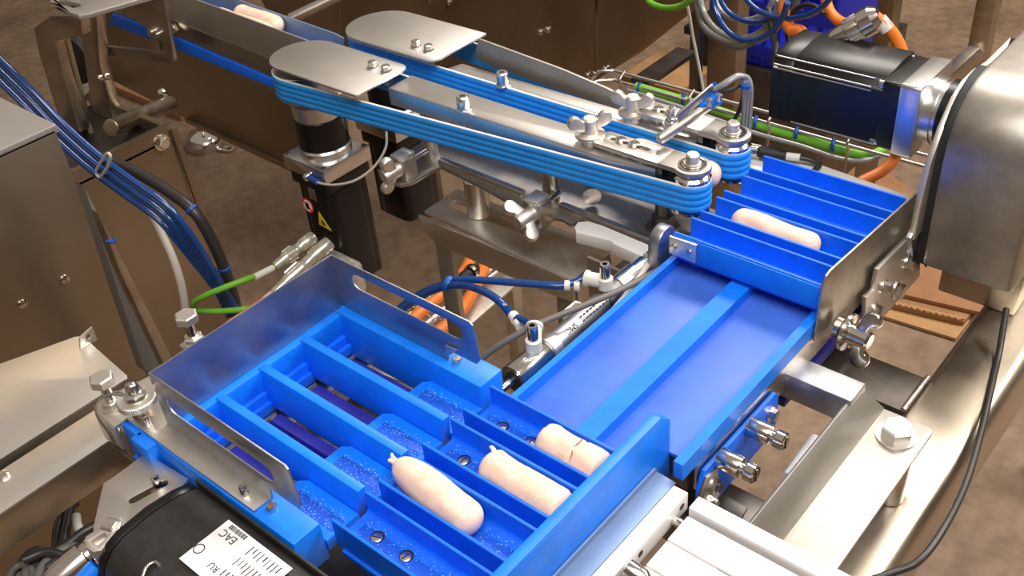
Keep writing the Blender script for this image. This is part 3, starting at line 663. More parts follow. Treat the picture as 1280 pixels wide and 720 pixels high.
m1 = drive_motor(ydn, 'black vertical servo motor with warning stickers under the near belt arm', True)
m2 = drive_motor(ydf, 'black vertical servo motor half hidden behind the near one', False)
FY = ydn - .0408
yf_ = FY
def on_front(u, v): return px(u, v, y=yf_ - .0004)
c = on_front(385, 257)
st = lathe('round_sticker', (c.x, c.y, c.z), (0, -1, 0), [(.0125, 0), (.0125, .0004)], 'red', m1, 28)
lathe('sticker_centre', (c.x, c.y - .0004, c.z), (0, -1, 0), [(.0097, 0), (.0097, .0003)], 'label', st, 28)
bar('prohibition_bar', (c.x - .009, c.y - .0008, c.z + .007), (c.x + .009, c.y - .0008, c.z - .007), .0006, .003, 'red', st, 0)
sheet('hand_symbol', 'y', c.y - .0011, [(c.x - .003, c.z - .006), (c.x + .004, c.z - .005), (c.x + .003, c.z + .003), (c.x + .001, c.z + .007), (c.x - .004, c.z + .004), (c.x - .005, c.z - .001)], .0003, 'ink', st)
c = on_front(405, 277)
tr = sheet('warning_triangle', 'y', c.y - .0003, [(c.x - .014, c.z - .010), (c.x + .014, c.z - .012), (c.x - .008, c.z + .015)], .0005, 'yellow', m1)
sheet('triangle_sign', 'y', c.y - .0007, [(c.x - .005, c.z - .006), (c.x + .004, c.z - .007), (c.x - .004, c.z + .005)], .0003, 'ink', tr)
c = on_front(390, 238)
box('type_plate', c.x - .008, c.x + .008, c.y - .0012, c.y, c.z - .016, c.z + .012, 'steel', m1, .0003)
# earth strap from the near motor flange
es = [px(386, 222, y=ydn - .048), px(400, 229, y=ydn - .054), px(420, 231, y=ydn - .056), px(445, 225, y=ydn - .047), px(468, 208, y=ydn - .03), px(482, 185, y=ydn - .015), px(483, 165, y=ydn)]
ea = tube('earth_wire', es, .0018, 'whitecable', None, 8); tag(ea, 'thin looped earth wire hanging from the near motor flange', 'wire')
tube('blue_sleeve', [es[0], es[0].lerp(es[1], .8)], .0042, 'tie', ea, 10)
lathe('ring_terminal', es[0] + Vector((-.004, 0, 0)), (0, -1, 0), [(.006, -.002), (.006, .003), (.003, .006), (0, .006)], 'chrome', ea, 16)
# plug connectors at the foot of the near motor, leads running over the guard
cn = thing('motor_plugs', 'two silvery clear plug connectors at the foot of the near motor', 'connector', px(380, 320, y=.70))
def plug(a, b, r, leadpts, m, lead_label, rl):
    a, b = Vector(a), Vector(b); d = b - a; L = d.length
    lathe('plug_body', a, d, [(r * .9, 0), (r, L * .05), (r, L * .3), (r * .8, L * .34), (r * .8, L * .45), (r * .95, L * .5), (r * .95, L * .72), (r * .7, L * .80), (r * .62, L)], 'clear', cn, 18)
    for k in range(8):
        tt = 2 * math.pi * k / 8; u_, v_, a_ = frame_of(d); o_ = (u_ * math.cos(tt) + v_ * math.sin(tt)) * r * .95
        bar('grip_ridge', a + a_ * L * .50 + o_, a + a_ * L * .71 + o_, r * .22, r * .22, 'clear', cn, 0, up=o_)
    tag(tube('motor_lead', [b - d * .06] + leadpts, rl, m, None, 12), lead_label, 'cable')
P = lambda u, v, y: px(u, v, y=y)
plug(P(392, 296, .735), P(343, 333, .66), .0105, [P(335, 339, .648), P(300, 352, .60), P(262, 367, .565), P(243, 378, .555), P(246, 387, .56), P(275, 389, .575), P(310, 386, .60), P(335, 383, .64)], 'green', 'green motor lead doubling back behind the guard', .0044)
plug(P(412, 303, .735), P(342, 367, .63), .0115, [P(330, 376, .61), P(305, 393, .57), P(285, 407, .53), P(268, 424, .50), P(255, 450, .485)], 'orange', 'orange motor lead dropping behind the guard back panel', .0056)
tube('white_sleeve', [P(341, 335, .656), P(318, 346.5, .622)], .0051, 'whiteplastic', cn, 12)
tube('white_sleeve', [P(342, 367, .63), P(331, 376, .61)], .0064, 'whiteplastic', cn, 12)
box('plug_socket', *(sorted((P(378, 292, ydn - .06).x, P(432, 292, ydn - .06).x))), ydn - .066, ydn - .0405, .690, .745, 'clear', cn, .006)
# ================================================================== right-hand frame
fb = thing('frame_beam', 'wide rounded stainless frame beam running under the arm housing on the right', 'beam', (-.2, .7, .0))
pr_ = [( -.235 + .010 + .010 * math.cos(a), .85 - .010 + .010 * math.sin(a)) for a in [math.radians(180 - 90 * i / 5) for i in range(6)]] + [(-.160 - .016 + .016 * math.cos(a), .85 - .016 + .016 * math.sin(a)) for a in [math.radians(90 - 90 * i / 6) for i in range(7)]] + [(-.160, .77), (-.235, .77)]
sheet('beam', 'y', -.10, pr_, 1.8, 'steel_brush', fb, bev=.001)
box('leg', -.23, -.165, 1.63, 1.695, 0, .772, 'steel_brush', fb, .006)
box('leg', -.23, -.165, -.095, -.03, 0, .772, 'steel_brush', fb, .006)
ya, yb = px(1155, 471, z=.85).y, px(1124, 512, z=.85).y
box('cross_member', -.62, -.234, yb, ya, .80, .85, 'darksteel', fb, .002)
tube('weld_bead', [(-.2345, yb, .8515), (-.2345, (ya + yb) / 2, .852), (-.2345, ya, .8515)], .0027, 'weld', fb, 10, 6)
yc = px(907, 600, z=.85).y
box('cross_member', -.5, -.234, yc - .06, yc, .80, .85, 'darksteel', fb, .002)
tb = sheet('small_tab', 'z', .872, [tuple(px(u, v, z=.872).xy) for u, v in ((893, 612), (934, 634), (926, 650), (880, 632))], .004, 'darksteel', None); tag(tb, 'small dark flat steel tab beside the white slide unit', 'plate')
tc = sheet('support_arm', 'z', .937, [(-.32, .686), (-.32, .716), (-.249, .716), (-.249, .686)], .03, 'guard', None, bev=.002); tag(tc, 'short polished steel arm from the conveyor side to the angle bracket', 'bar')
# L bracket with big hex bolt
lb = thing('angle_bracket', 'long stainless angle bracket with one big hex bolt on its flat flange', 'bracket', (-.21, .62, .86))
sheet('flat_flange', 'z', .902, [(-.234, .503), (-.234, .731)] + [(-.1935 + .008 * math.cos(a), .7245 + .0075 * math.sin(a)) for a in [math.radians(90 - 18 * i) for i in range(6)]] + [(-.1850, .503)], .004, 'steel_soft', lb, bev=.001)
up = Vector((-.018, 0, .032)); L0 = Vector((-.2335, .503, .902)); n_ = up.normalized()
mt = Matrix(((0, n_.x, n_.z, L0.x), (1, 0, 0, L0.y), (0, n_.z, -n_.x, L0.z), (0, 0, 0, 1)))
sheet('upright_flange', 'm', 0, [(0, 0), (0, .0367), (.196, .0367), (.206, .034), (.217, .022), (.228, .002), (.228, 0)], .004, 'steel_soft', lb, bev=.001, mtx=mt)
q = px(1120, 545, z=.902); hex_bolt((q.x, q.y, .902), (0, 0, 1), .0150, .013, lb, m='steel_plate', wr=.0185, spin=.25)
q = px(1114, 627, z=.85); cyl('stand_off', (q.x - .004, q.y + .004, .85), (q.x - .004, q.y + .004, .898), .0125, 'steel', lb)
q = px(1122, 570, z=.85); cyl('stand_off', (-.205, .545, .85), (-.205, .545, .898), .0125, 'steel', lb)
tr_ = thing('threaded_rod', 'short bright threaded rod behind the angle bracket flange', 'rod', px(1003, 575, z=.885))
a, b = px(1020, 548, z=.885), px(984, 598, z=.885); pr2 = []
L_ = (b - a).length; N_ = 26
for i in range(N_): pr2 += [(.0048, L_ * i / N_), (.0058, L_ * (i + .5) / N_)]
lathe('rod', a, b - a, pr2, 'white_alu', tr_, 16)
cbl = tube('signal_cable', [px(1258, 386, y=.97), px(1249, 440, z=.858), px(1240, 480, z=.858), px(1225, 545, z=.858), px(1207, 605, z=.86), px(1180, 660, z=.865), px(1150, 700, z=.865), px(1115, 716, z=.86), px(1060, 735, z=.86)], .0034, 'darkcable', None, 10); tag(cbl, 'dark grey cable hanging from the arm housing across the frame beam', 'cable')
# ------------------------------------------------------------------ arm housing
ah = thing('arm_housing', 'large rounded stainless gear arm housing at the right edge', 'housing', (-.24, 1.0, .90))
def hous(x1, t, pts, nm, m, bev): return sheet(nm, 'x', x1, pts, t, m, ah, bev=bev)
hp = [(.936, .925), (.937, 1.045), (.940, 1.066), (.947, 1.085), (.958, 1.1), (.974, 1.112), (.994, 1.119), (1.02, 1.121), (1.13, 1.121), (1.13, .925), (.95, .915)]
hous(-.196, .093, hp, 'housing_shell', 'housing', .006)
gp = [px(u, v, x=-.297) for u, v in ((1143, 300), (1150, 262), (1164, 205), (1180, 160), (1196, 124), (1210, 102), (1224, 88), (1240, 78))]
gpo = [(q.y - .002, q.z + .001) for q in gp]
hous(-.2965, .0065, gpo + [(1.135, gpo[-1][1]), (1.135, gpo[0][1])], 'mounting_plate', 'steel_matt', .001)
hous(-.2885, .009, [(y + .006, z - .004) for y, z in hp if y < 1.1] + [(1.12, 1.11), (1.12, .93)], 'gap_shade', 'rubber', .0005)  # black sheet painting the shade in the gap between plate and shell
lathe('screw', (-.196, 1.0, .925), (1, 0, 0), [(.004, 0), (.004, .002), (.002, .003), (0, .003)], 'chrome', ah, 14)
box('arm_foot', -.285, -.2, 1.0, 1.12, .85, .926, 'steel_brush', ah, .003)
# curved link between arm and tray
lk = thing('curved_link', 'curved bright steel link joining the tray side plate to the arm housing', 'bracket', (-.3, .93, .94))
sheet('link', 'x', -.2985, [(q.y, q.z) for q in [px(u, v, x=-.2985) for u, v in ((1139, 298), (1145, 285), (1153, 272), (1158, 255), (1168, 240), (1172, 260), (1165, 290), (1152, 315), (1150, 340), (1142, 330))]], .006, 'guard', lk, bev=.001)
# ------------------------------------------------------------------ horizontal servo motor
sm = thing('servo_motor', 'black horizontal servo motor with orange cable plugged on top', 'motor', (-.43, 1.045, 1.0))
cy, cz, hh = 1.0425, 1.047, .0425
sheet('flange_block', 'x', -.3415, rrect(cy - hh, cy + hh, cz - hh, cz + hh, .004), .022, 'alu', sm, bev=.001)
lathe('register', (-.342, cy, cz), (1, 0, 0), [(.037, 0), (.037, .012), (.0345, .0125), (.0345, .017)], 'alu', sm, 40)
lathe('gear_ring', (-.325, cy, cz), (1, 0, 0), [(.0365, 0), (.0375, .001), (.0375, .020), (.036, .021)], 'black', sm, 40)
lathe('face_ring', (-.305, cy, cz), (1, 0, 0), [(.041, 0), (.041, .004), (.038, .0045)], 'white_alu', sm, 40)
sheet('front_bell', 'x', -.3635, rrect(cy - .040, cy + .040, cz - .040, cz + .040, .004), .020, 'black', sm, bev=.001)
bp2 = [(cy - .0395, cz - .039), (cy - .0395, cz + .028), (cy - .036, cz + .031), (cy - .034, cz + .036), (cy - .028, cz + .041), (cy + .01, cz + .046), (cy + .036, cz + .044), (cy + .0395, cz + .038), (cy + .0395, cz - .039)]
sheet('motor_body', 'x', -.3825, bp2, .108, 'black', sm, bev=.0015)
bp3 = [(y * .985 + cy * .015, z * .985 + cz * .015) for y, z in bp2]
sheet('rear_cap', 'x', -.4900, bp3, .026, 'black', sm, bev=.003)
for yy, zz in ((cy - .0403, cz + .030), (cy - .0403, cz + .026), (cy - .034, cz + .0375)):
    tube('edge_rod', [(-.512, yy, zz), (-.395, yy, zz)], .0011, 'chrome', sm, 8)
tube('edge_rod', [(-.485, cy - .0405, cz - .036), (-.384, cy - .0405, cz - .036)], .0012, 'chrome', sm, 8)
for yy, zz in ((cy - .034, cz + .033), (cy + .034, cz + .036), (cy - .036, cz - .034)):
    lathe('tie_screw', (-.385, yy, zz), (-1, 0, 0), [(.0048, -.004), (.0048, .004), (.004, .005), (0, .005)], 'chrome', sm, 14)
pa, pb = px(1045, 50, y=cy + .035), px(1097, 20, y=cy + .05)
dv = pb - pa; LL = dv.length
lathe('plug', pa - dv * .15, dv, [(.011, 0), (.0135, LL * .15), (.0135, LL * .45), (.0150, LL * .47), (.0150, LL * .75), (.0165, LL * .78), (.0165, LL * 1.05), (.012, LL * 1.15), (.010, LL * 1.2)], 'chrome', sm, 20)
for k in range(10):
    t_ = 2 * math.pi * k / 10; u_, v_, a_ = frame_of(dv); o_ = (u_ * math.cos(t_) + v_ * math.sin(t_)) * .0148
    bar('grip_ridge', pa + a_ * LL * .32 + o_, pa + a_ * LL * .6 + o_, .003, .003, 'steel_matt', sm, .0003, up=o_)
oc = tube('power_cable', [pb - dv * .05, px(1107, 32, y=cy + .055), px(1119, 47, y=cy + .06), px(1128, 68, y=cy + .062), px(1131, 95, y=cy + .065), px(1128, 150, y=cy + .07), px(1122, 190, y=cy + .08), px(1105, 212, y=cy + .06), px(1075, 228, y=cy + .03)], .0072, 'orange', None, 12); tag(oc, 'thick orange power cable curling from the horizontal motor plug down behind it', 'cable')
tube('white_collar', [px(1099, 25, y=cy + .053), px(1109, 37, y=cy + .056)], .0088, 'whiteplastic', oc, 12)
# ------------------------------------------------------------------ sheet and leads behind the receiving tray
wp = sheet('backing_sheet', 'z', .966, [tuple(px(u, v, z=.966).xy) for u, v in ((905, 168), (925, 176), (960, 183), (1152, 250), (1155, 275), (1100, 262), (940, 215), (905, 195))], .003, 'white_alu', None); tag(wp, 'pale bare metal sheet lying behind the receiving tray', 'sheet')
sc_ = thing('sensor_plug', 'black round sensor plug with white collar lying behind the receiving tray', 'connector', px(950, 190, z=.98))
a, b = px(926, 186, z=.976), px(983, 195, z=.976)
d_ = b - a; L_ = d_.length
lathe('plug_body', a, d_, [(.007, 0), (.0078, .002), (.0078, L_ * .22), (.006, L_ * .25), (.006, L_ * .40), (.0078, L_ * .43), (.0082, L_ * .78), (.006, L_ * .86), (.006, L_)], 'rubber', sc_, 18)
lathe('nut', a + d_ * .25, d_, [(.0072, 0), (.0072, L_ * .14)], 'chrome', sc_, 12)
tube('white_sleeve', [b, px(1000, 197, z=.976)], .0045, 'whiteplastic', sc_, 12)
tube('lead', [px(998, 197, z=.976), px(1012, 200, z=.974), px(1024, 206, z=.972), px(1018, 213, z=.970), px(1012, 219, z=.9695)], .0032, 'darkcable', sc_, 8)
# ------------------------------------------------------------------ wire basket tray with green cable
wt = thing('wire_tray', 'bright wire basket cable tray running behind the receiving tray and motor', 'cable tray', (-.7, 1.25, .83))
W1a, W1b = px(767, 89, z=.87), px(1165, 195, z=.87)
W2a, W2b = px(770, 100, z=.85), px(1235, 231, z=.85)
y1_, y2_ = (W1a.y + W1b.y) / 2, (W2a.y + W2b.y) / 2
for y, z in ((y1_, .87), (y2_, .85), (y1_ - .02, .80), (y2_ - .10, .80)):
    tube('long_wire', [(px(768, 92, z=.86).x, y, z), (-.28, y, z)], .0026, 'rod', wt, 8)
tube('end_loop', [px(767, 89, z=.87), px(752, 89, z=.87), px(742, 96, z=.86), px(738, 104, z=.85), px(750, 101, z=.85), px(770, 100, z=.85)], .0026, 'rod', wt, 8)
for u, v in ((784, 96), (868, 121), (965, 150), (1062, 178), (1180, 215)):
    q = px(u, v, z=.86)
    tube('cross_wire', [(q.x, y1_ + .003, .8725), (q.x, y1_ - .012, .862), (q.x, y2_ - .012, .845), (q.x, y2_ - .03, .80), (q.x, y2_ - .10, .80)], .0024, 'rod', wt, 8, 4)
gc = tube('green_cable', [px(795, 108, z=.848), px(850, 124, z=.845), px(900, 139, z=.843), px(945, 155, z=.842), px(1000, 172, z=.84), px(1050, 188, z=.838), px(1072, 193, z=.838), px(1092, 193, z=.84), px(1105, 186, z=.845)], .0068, 'green', None, 12); tag(gc, 'green cable tied along the wire basket tray', 'cable')
for i, (u, v) in enumerate(((800, 110), (855, 124), (945, 152), (996, 166), (1042, 181))):
    q = px(u, v, z=.846); tube('cable_tie', [q + Vector((0, 0, .01)), q + Vector((.002, -.008, 0)), q + Vector((0, 0, -.010))], .003, 'tie', gc, 8, 4)
t2 = tube('clear_tube', [px(785, 112, z=.842), px(860, 137, z=.84), px(940, 165, z=.838), px(1000, 182, z=.836), px(1045, 197, z=.834), px(1075, 201, z=.834), px(1100, 195, z=.84)], .0036, 'ctube', None, 8); tag(t2, 'thin clear air tube slung below the green cable', 'tube')
# ------------------------------------------------------------------ photo sensor on the far arm
ps = thing('photo_sensor', 'blue photo sensor on a slim chromed stalk clamped to the far belt arm', 'sensor', px(830, 170, z=1.04))
Q = lambda u, v, z: px(u, v, z=z)
pz = Q(840, 158, 1.034)
cyl('clamp_disc', (pz.x, pz.y, 1.034), (pz.x, pz.y, 1.039), .0118, 'steel', ps)
lathe('stud', (pz.x, pz.y, 1.038), (0, 0, 1), [(.0085, 0), (.0085, .004), (.006, .0045), (.006, .008), (.0042, .0085), (.0042, .020), (.003, .021), (0, .021)], 'chrome', ps, 18)
a = Q(826, 173, 1.046); b = Q(892, 128, 1.06)
lathe('stalk', a, b - a, [(.0045, -.003), (.0062, 0), (.0062, .028), (.0055, .029), (.0055, (b - a).length)], 'steel', ps, 20)
bar('arm_strip', Q(848, 146, 1.062), Q(891, 109, 1.078), .0035, .010, 'guard', ps)
c0_ = Q(873, 135, 1.058); c1_ = Q(900, 121, 1.066)
bar('sensor_body', c0_, c1_, .015, .012, 'blue2', ps, .003)
lathe('lens', c0_, c0_ - c1_, [(.0045, -.001), (.0045, .0015), (.0028, .0015), (.0026, 0), (0, 0)], 'navy', ps, 16)
for u, v in ((887, 126), (899, 120)):
    q = Q(u, v, 1.074); lathe('screw', q - Vector((0, 0, .006)), (0, 0, 1), [(.0035, 0), (.0035, .008), (.002, .009), (0, .009)], 'chrome', ps, 12)
for i in range(3):
    o = (i - 1) * 4
    tube('sensor_tube', [Q(893, 112, 1.075), Q(908, 103 + o * .3, 1.085), Q(922, 95 + o * .2, 1.09), Q(932 + o * .6, 97, 1.085), Q(935 + o, 112, 1.07), Q(934 + o, 135, 1.04), Q(932 + o, 165, 1.0), Q(931 + o, 178, .985)], .0028, 'ctube', ps, 8)
tube('sensor_lead', [Q(899, 116, 1.072), Q(915, 112, 1.075), Q(928, 105, 1.075), Q(929, 118, 1.06), Q(924, 138, 1.035), Q(917, 152, 1.02), Q(912, 175, .99)], .0024, 'rubber', ps, 8)
for u, v in ((892, 109), (932, 108)):
    q = Q(u, v, 1.077); lathe('tie', q, (1, -.7, .4) if u < 900 else (0, 0, 1), [(.0055, -.002), (.0058, 0), (.0055, .002)], 'tie', ps, 12)
# ------------------------------------------------------------------ plates and clamps below the belt arms
up_ = thing('arm_support_plate', 'stainless support plate with clamp lugs under the near belt arm', 'plate', (-.75, .82, .92))
zp = .932
fr = [(472, 212), (482, 226), (500, 231), (515, 228), (540, 213), (552, 208), (600, 232), (636, 252), (640, 275), (652, 289), (664, 291), (680, 284), (693, 272), (704, 274), (713, 280), (728, 274), (742, 278), (790, 300), (838, 318)]
pts = [tuple(px(u, v, z=zp).xy) for u, v in fr] + [(-.50, .90), (-.94, .90)]
sheet('plate', 'z', zp, pts, .005, 'housing', up_, bev=.001)
a, b = px(550, 201, z=zp + .004), px(655, 243, z=zp + .004); bar('stiffening_rib', a, b, .010, .010, 'steel', up_, .003)
a, b = px(700, 257, z=zp + .004), px(818, 303, z=zp + .004); bar('stiffening_rib', a, b, .010, .010, 'steel', up_, .003)
for u, v in ((540, 195), (690, 252)):
    q = px(u, v, z=zp); cyl('post', (q.x, q.y, zp - .003), (q.x, q.y, .992), .0105, 'steel', up_)
lathe('hex_nut', (-.55, .835, zp), (0, 0, 1), [(.020, 0), (.020, .004), (.013, .005), (.013, .018), (.009, .02), (.009, .045)], 'darksteel', up_, 6)
lathe('cross_pin', px(740, 243, z=.955), (.6, -.8, 0), [(.009, -.02), (.009, .0), (.011, .001), (.011, .005), (0, .006)], 'steel', up_, 20)
for (u, v, lab) in ((505, 207, 'cast wing nut clamp at the left end of the support plate'), (672, 262, 'cast wing nut clamp beside the post over the stand bracket')):
    q = px(u, v, z=zp + .016)
    t = thing('wing_clamp', lab, 'clamp', (q.x, q.y, zp), 'wing nut clamps below the belts')
    box('block', q.x - .013, q.x + .013, q.y - .011, q.y + .011, zp, zp + .030, 'steel', t, .002)
    box('cap', q.x - .011, q.x + .011, q.y - .013, q.y + .013, zp + .030, zp + .035, 'steel_matt', t, .003)
    cyl('threaded_pin', (q.x, q.y + .01, zp + .018), (q.x, q.y + .042, zp + .018), .0035, 'chrome', t)
    wing_nut((q.x, q.y - .010, zp + .016), (-.10, -1, -.05), (.8, 0, -.6) if u > 600 else (.25, 0, .97), .0096, '', t, flange=False)
# ------------------------------------------------------------------ stand bracket
sd = thing('stand_bracket', 'heavy bent stainless stand bracket with slotted top behind the guard', 'stand', (-.76, .8, 0))
zt = .872
tp_ = [(-.885, .772), (-.885, .838), (-.632, .838), (-.626, .832), (-.626, .764), (-.632, .760)]
sheet('top_plate', 'z', zt, tp_, .006, 'steel_matt', sd, holes=[slot2((-.862, .806), (-.71, .812), .0085)], bev=.0015)
sheet('front_flange', 'y', .759, [(-.885, zt - .002), (-.626, zt - .002), (-.626, zt - .034), (-.66, zt - .038), (-.845, zt - .038), (-.872, zt - .030)], .006, 'steel_plate', sd, bev=.0015)
sheet('back_flange', 'y', .832, [(-.885, zt - .002), (-.626, zt - .002), (-.626, zt - .034), (-.85, zt - .034)], .006, 'steel_plate', sd, bev=.0015)
box('leg', -.868, -.838, .766, .776, 0, zt - .03, 'steel_soft', sd, .002)
box('leg', -.660, -.632, .766, .776, 0, zt - .03, 'steel_soft', sd, .002)
q = px(599, 268, z=zt); cyl('post', (q.x, q.y, zt), (q.x, q.y, zp - .004), .0155, 'steel', sd, 30)
# steel bar with its lit brightness painted white, cheek and pivot next to the conveyor rail
gb = thing('guide_bar', 'flat steel guide bar, lit brightness painted in, with rounded end beside the conveyor corner', 'bar', px(780, 300, z=.92))
sheet('bar', 'z', .940, [tuple(px(u, v, z=.940).xy) for u, v in ((718, 284), (722, 277), (735, 276), (752, 281), (817, 308), (815, 320), (808, 323), (768, 305), (764, 301), (720, 290))], .016, 'white_alu', gb, bev=.0015)
sheet('cheek', 'y', .755, [(-.60, .86), (-.60, .918), (-.515, .915), (-.515, .86)], .005, 'steel', gb, bev=.001)
pv = thing('pivot_lug', 'rounded polished steel pivot lug at the corner of the conveyor rail', 'lug', px(826, 315, z=.93))
q = px(829, 300, x=-.497)
sheet('lug', 'x', -.4915, [(q.y + .017 * math.cos(a), q.z + .017 * math.sin(a)) for a in [math.radians(-10 + 200 * i / 16) for i in range(17)]] + [(q.y - .020, q.z - .045), (q.y + .018, q.z - .045)], .014, 'guard', pv, bev=.002)
# ------------------------------------------------------------------ pneumatic cylinder
pc = thing('pneumatic_cylinder', 'slim stainless pneumatic cylinder lying along the conveyor side', 'cylinder', (-.518, .6, .92))
cx_, cz_ = -.5165, .941
lathe('front_cap', (cx_, .528, cz_), (0, 1, 0), [(.007, .002), (.010, 0), (.0148, 0), (.0152, .001), (.0152, .046), (.014, .048), (.0125, .0485)], 'chrome', pc, 30)
lathe('bore', (cx_, .5275, cz_), (0, 1, 0), [(.0085, 0), (.0085, .003)], 'rubber', pc, 24)
lathe('barrel', (cx_, .574, cz_), (0, 1, 0), [(.0125, 0), (.0125, .13), (.012, .131)], 'guard', pc, 30)
lathe('rear_cap', (cx_, .700, cz_), (0, 1, 0), [(.0145, 0), (.0145, .03), (.013, .031), (.013, .05), (.010, .051)], 'chrome', pc, 30)
lathe('collar', (cx_, .579, cz_), (0, 1, 0), [(.0138, 0), (.0138, .012)], 'steel_matt', pc, 30)
cyl('piston_rod', (cx_, .462, cz_), (cx_, .53, cz_), .0042, 'chrome', pc, 16)
lathe('band', (cx_, .672, cz_), (0, 1, 0), [(.0129, 0), (.0129, .0012)], 'rubber', pc, 30)
def elbow(p, tube_dir, lab_bits):
    p = Vector(p)
    lathe('fitting_base', p, (0, 0, 1), [(.008, 0), (.008, .012), (.006, .013)], 'whiteplastic', pc, 16)
    allen_screw(p + Vector((0, 0, .012)), (0, 0, 1), .0055, .018, pc, 'chrome', 'adjust_screw')
    d = Vector(tube_dir).normalized(); lathe('fitting_port', p + Vector((0, 0, .007)), d, [(.006, 0), (.0075, .008), (.0075, .018), (.0088, .0185), (.0088, .022), (.006, .023)], 'whiteplastic', pc, 16)
    return p + Vector((0, 0, .007)) + d * .022
e1 = elbow((cx_ + .0, .562, cz_ + .0145), (-.55, .75, .25), 0); e2 = elbow((px(757, 358, z=cz_ + .014).x, px(757, 358, z=cz_ + .014).y, cz_ + .013), (-.95, -.28, 0), 0)
g = 'blue air tubes to the cylinder'
at1 = tube('air_tube', [e1, px(641, 395, z=.955), px(628, 380, z=.965), px(610, 367, z=.965), px(585, 358, z=.955), px(560, 358, z=.94), px(535, 366, z=.92), px(512, 380, z=.9), px(490, 398, z=.88)], .0042, 'tube', None, 10); tag(at1, 'blue air tube curving to the front fitting of the pneumatic cylinder', 'tube', g)
at2 = tube('air_tube', [e2, px(705, 357, z=.955), px(680, 356, z=.955), px(640, 353, z=.953), px(600, 350, z=.95), px(575, 350, z=.945), px(550, 357, z=.93), px(528, 366, z=.91), px(500, 385, z=.88), px(485, 405, z=.87)], .0042, 'tube', None, 10); tag(at2, 'straighter blue air tube reaching the rear fitting of the pneumatic cylinder', 'tube', g)
for pts in (((706, 356.8), (713, 357)), ((718, 357.2), (725, 357.4))): tube('white_marker', [px(*q, z=.955) for q in pts], .0056, 'whiteplastic', at2, 12)
for pts in (((641, 394), (645, 400)), ((647, 403), (651, 408))): tube('white_marker', [px(*q, z=.955) for q in pts], .0056, 'whiteplastic', at1, 12)
lathe('tie', px(561, 355, z=.94), (1, .2, -.2), [(.009, -.003), (.0098, 0), (.009, .003)], 'tie', at1, 12)
gcb = tube('grey_cable', [px(832, 333, z=.95), px(805, 347, z=.965), px(770, 365, z=.97), px(720, 386, z=.97), px(675, 404, z=.965), px(640, 422, z=.955), px(612, 440, z=.94), px(590, 462, z=.92), px(575, 490, z=.9)], .0034, 'greycable', None, 10); tag(gcb, 'dark grey cable crossing over the pneumatic cylinder', 'cable')
wl = tube('white_lead', [px(818, 320, z=.955), px(800, 345, z=.955), px(783, 368, z=.952), px(765, 390, z=.95), px(748, 408, z=.948), px(735, 420, z=.945)], .0032, 'whitecable', None, 8); tag(wl, 'off-white sensor lead running along the conveyor rail', 'cable')
mt = Matrix(((0, -math.cos(.7), math.sin(.7), 0), (-1, 0, 0, 0), (0, math.sin(.7), math.cos(.7), 0), (0, 0, 0, 1)))
# print on the barrel, read from the far side
nrm = Vector((.55, 0, .835)); yv = Vector((0, -1, 0)); xv = yv.cross(nrm)
def on_barrel(y, off=0):
    o = Vector((cx_, y, cz_)) + nrm * .0127
    return Matrix(((yv.x, -xv.x, nrm.x, o.x), (yv.y, -xv.y, nrm.y, o.y), (yv.z, -xv.z, nrm.z, o.z), (0, 0, 0, 1)))
def R180(m): return m @ Matrix.Rotation(math.pi, 4, 'Z')
text_mesh('maker_mark', 'SMC', .0085, on_barrel(.612), 'ink', pc)
for k in range(9):
    for j in range(2):
        o2 = on_barrel(.630 + .0055 * k) @ Matrix.Translation((0, .0022 - j * .005, 0)); c_ = o2.to_translation(); w_ = random.uniform(.0014, .0024)
        bar('fine_print', c_ - yv * w_, c_ + yv * w_, .0018, .0002, 'ink', pc, 0, up=nrm)
for u, v in ((722, 388), (700, 440)):
    q = px(u, v, z=.925); box('mount_block', q.x - .012, q.x + .012, q.y - .012, q.y + .012, .905, .927, 'white_alu', pc, .002)
    hex_bolt((q.x, q.y, .927), (0, 0, 1), .005, .005, pc, name='bolt')
box('mount_rail', -.545, -.50, .575, .74, .898, .906, 'steel', pc, .001)
for u, v in ((760, 355),):
    q = px(u, v, z=.93)
    lathe('clevis_nut', (cx_ - .0, .752, cz_ + .004), (0, 1, 0), [(.008, 0), (.0095, .002), (.0095, .010), (.006, .012), (.006, .02)], 'chrome', pc, 6)
# ================================================================== left side: covers, cabinets, motor, cables
lc = thing('cover_plate', 'flat grey stainless cover plate with a drilled tab at the left edge', 'cover', (-.88, .15, .9))
sheet('top_sheet', 'z', .95, [(-.985, -.15), (-.975, .19), (-.932, .306), (-.926, .312), (-.829, .304), (-.826, .298), (-.826, -.15)], .003, 'steel_plate', lc, bev=.0008)
sheet('front_skirt', 'x', -.8262, [(-.15, .90), (-.15, .9485), (.303, .9485), (.303, .90)], .003, 'steel_brush', lc)
tq = px(104, 424, z=.952)
tab = sheet('drilled_tab', 'x', tq.x + .01, [(tq.y - .010, .949), (tq.y - .006, .962), (tq.y + .010, .966), (tq.y + .010, .949)], .003, 'steel_plate', lc, holes=[circ(tq.y + .003, .958, .003)])
bb = thing('edge_beam', 'folded stainless edge beam between cover plate and black motor', 'beam', (-.79, .1, .86))
sheet('top_face', 'z', .95, [(-.8125, -.15), (-.8115, .262), (-.806, .268), (-.766, .256), (-.7625, .250), (-.7625, -.15)], .003, 'steel_plate', bb, bev=.0008)
sheet('side_face', 'x', -.7625, [(-.15, px(0, 692, x=-.7625).z), (-.15, .9485), (.250, .9485), (.2535, .92), (.2535, px(135, 602, x=-.7625).z)], .003, 'steel_brush', bb, bev=.0008)
box('inner_web', -.8125, -.8095, -.15, .255, .87, .9475, 'darksteel', bb, .0005)
lathe('button_screw', px(4, 594, z=.95), (0, 0, 1), [(.006, 0), (.0055, .002), (.003, .0035), (0, .004)], 'chrome', bb, 16)
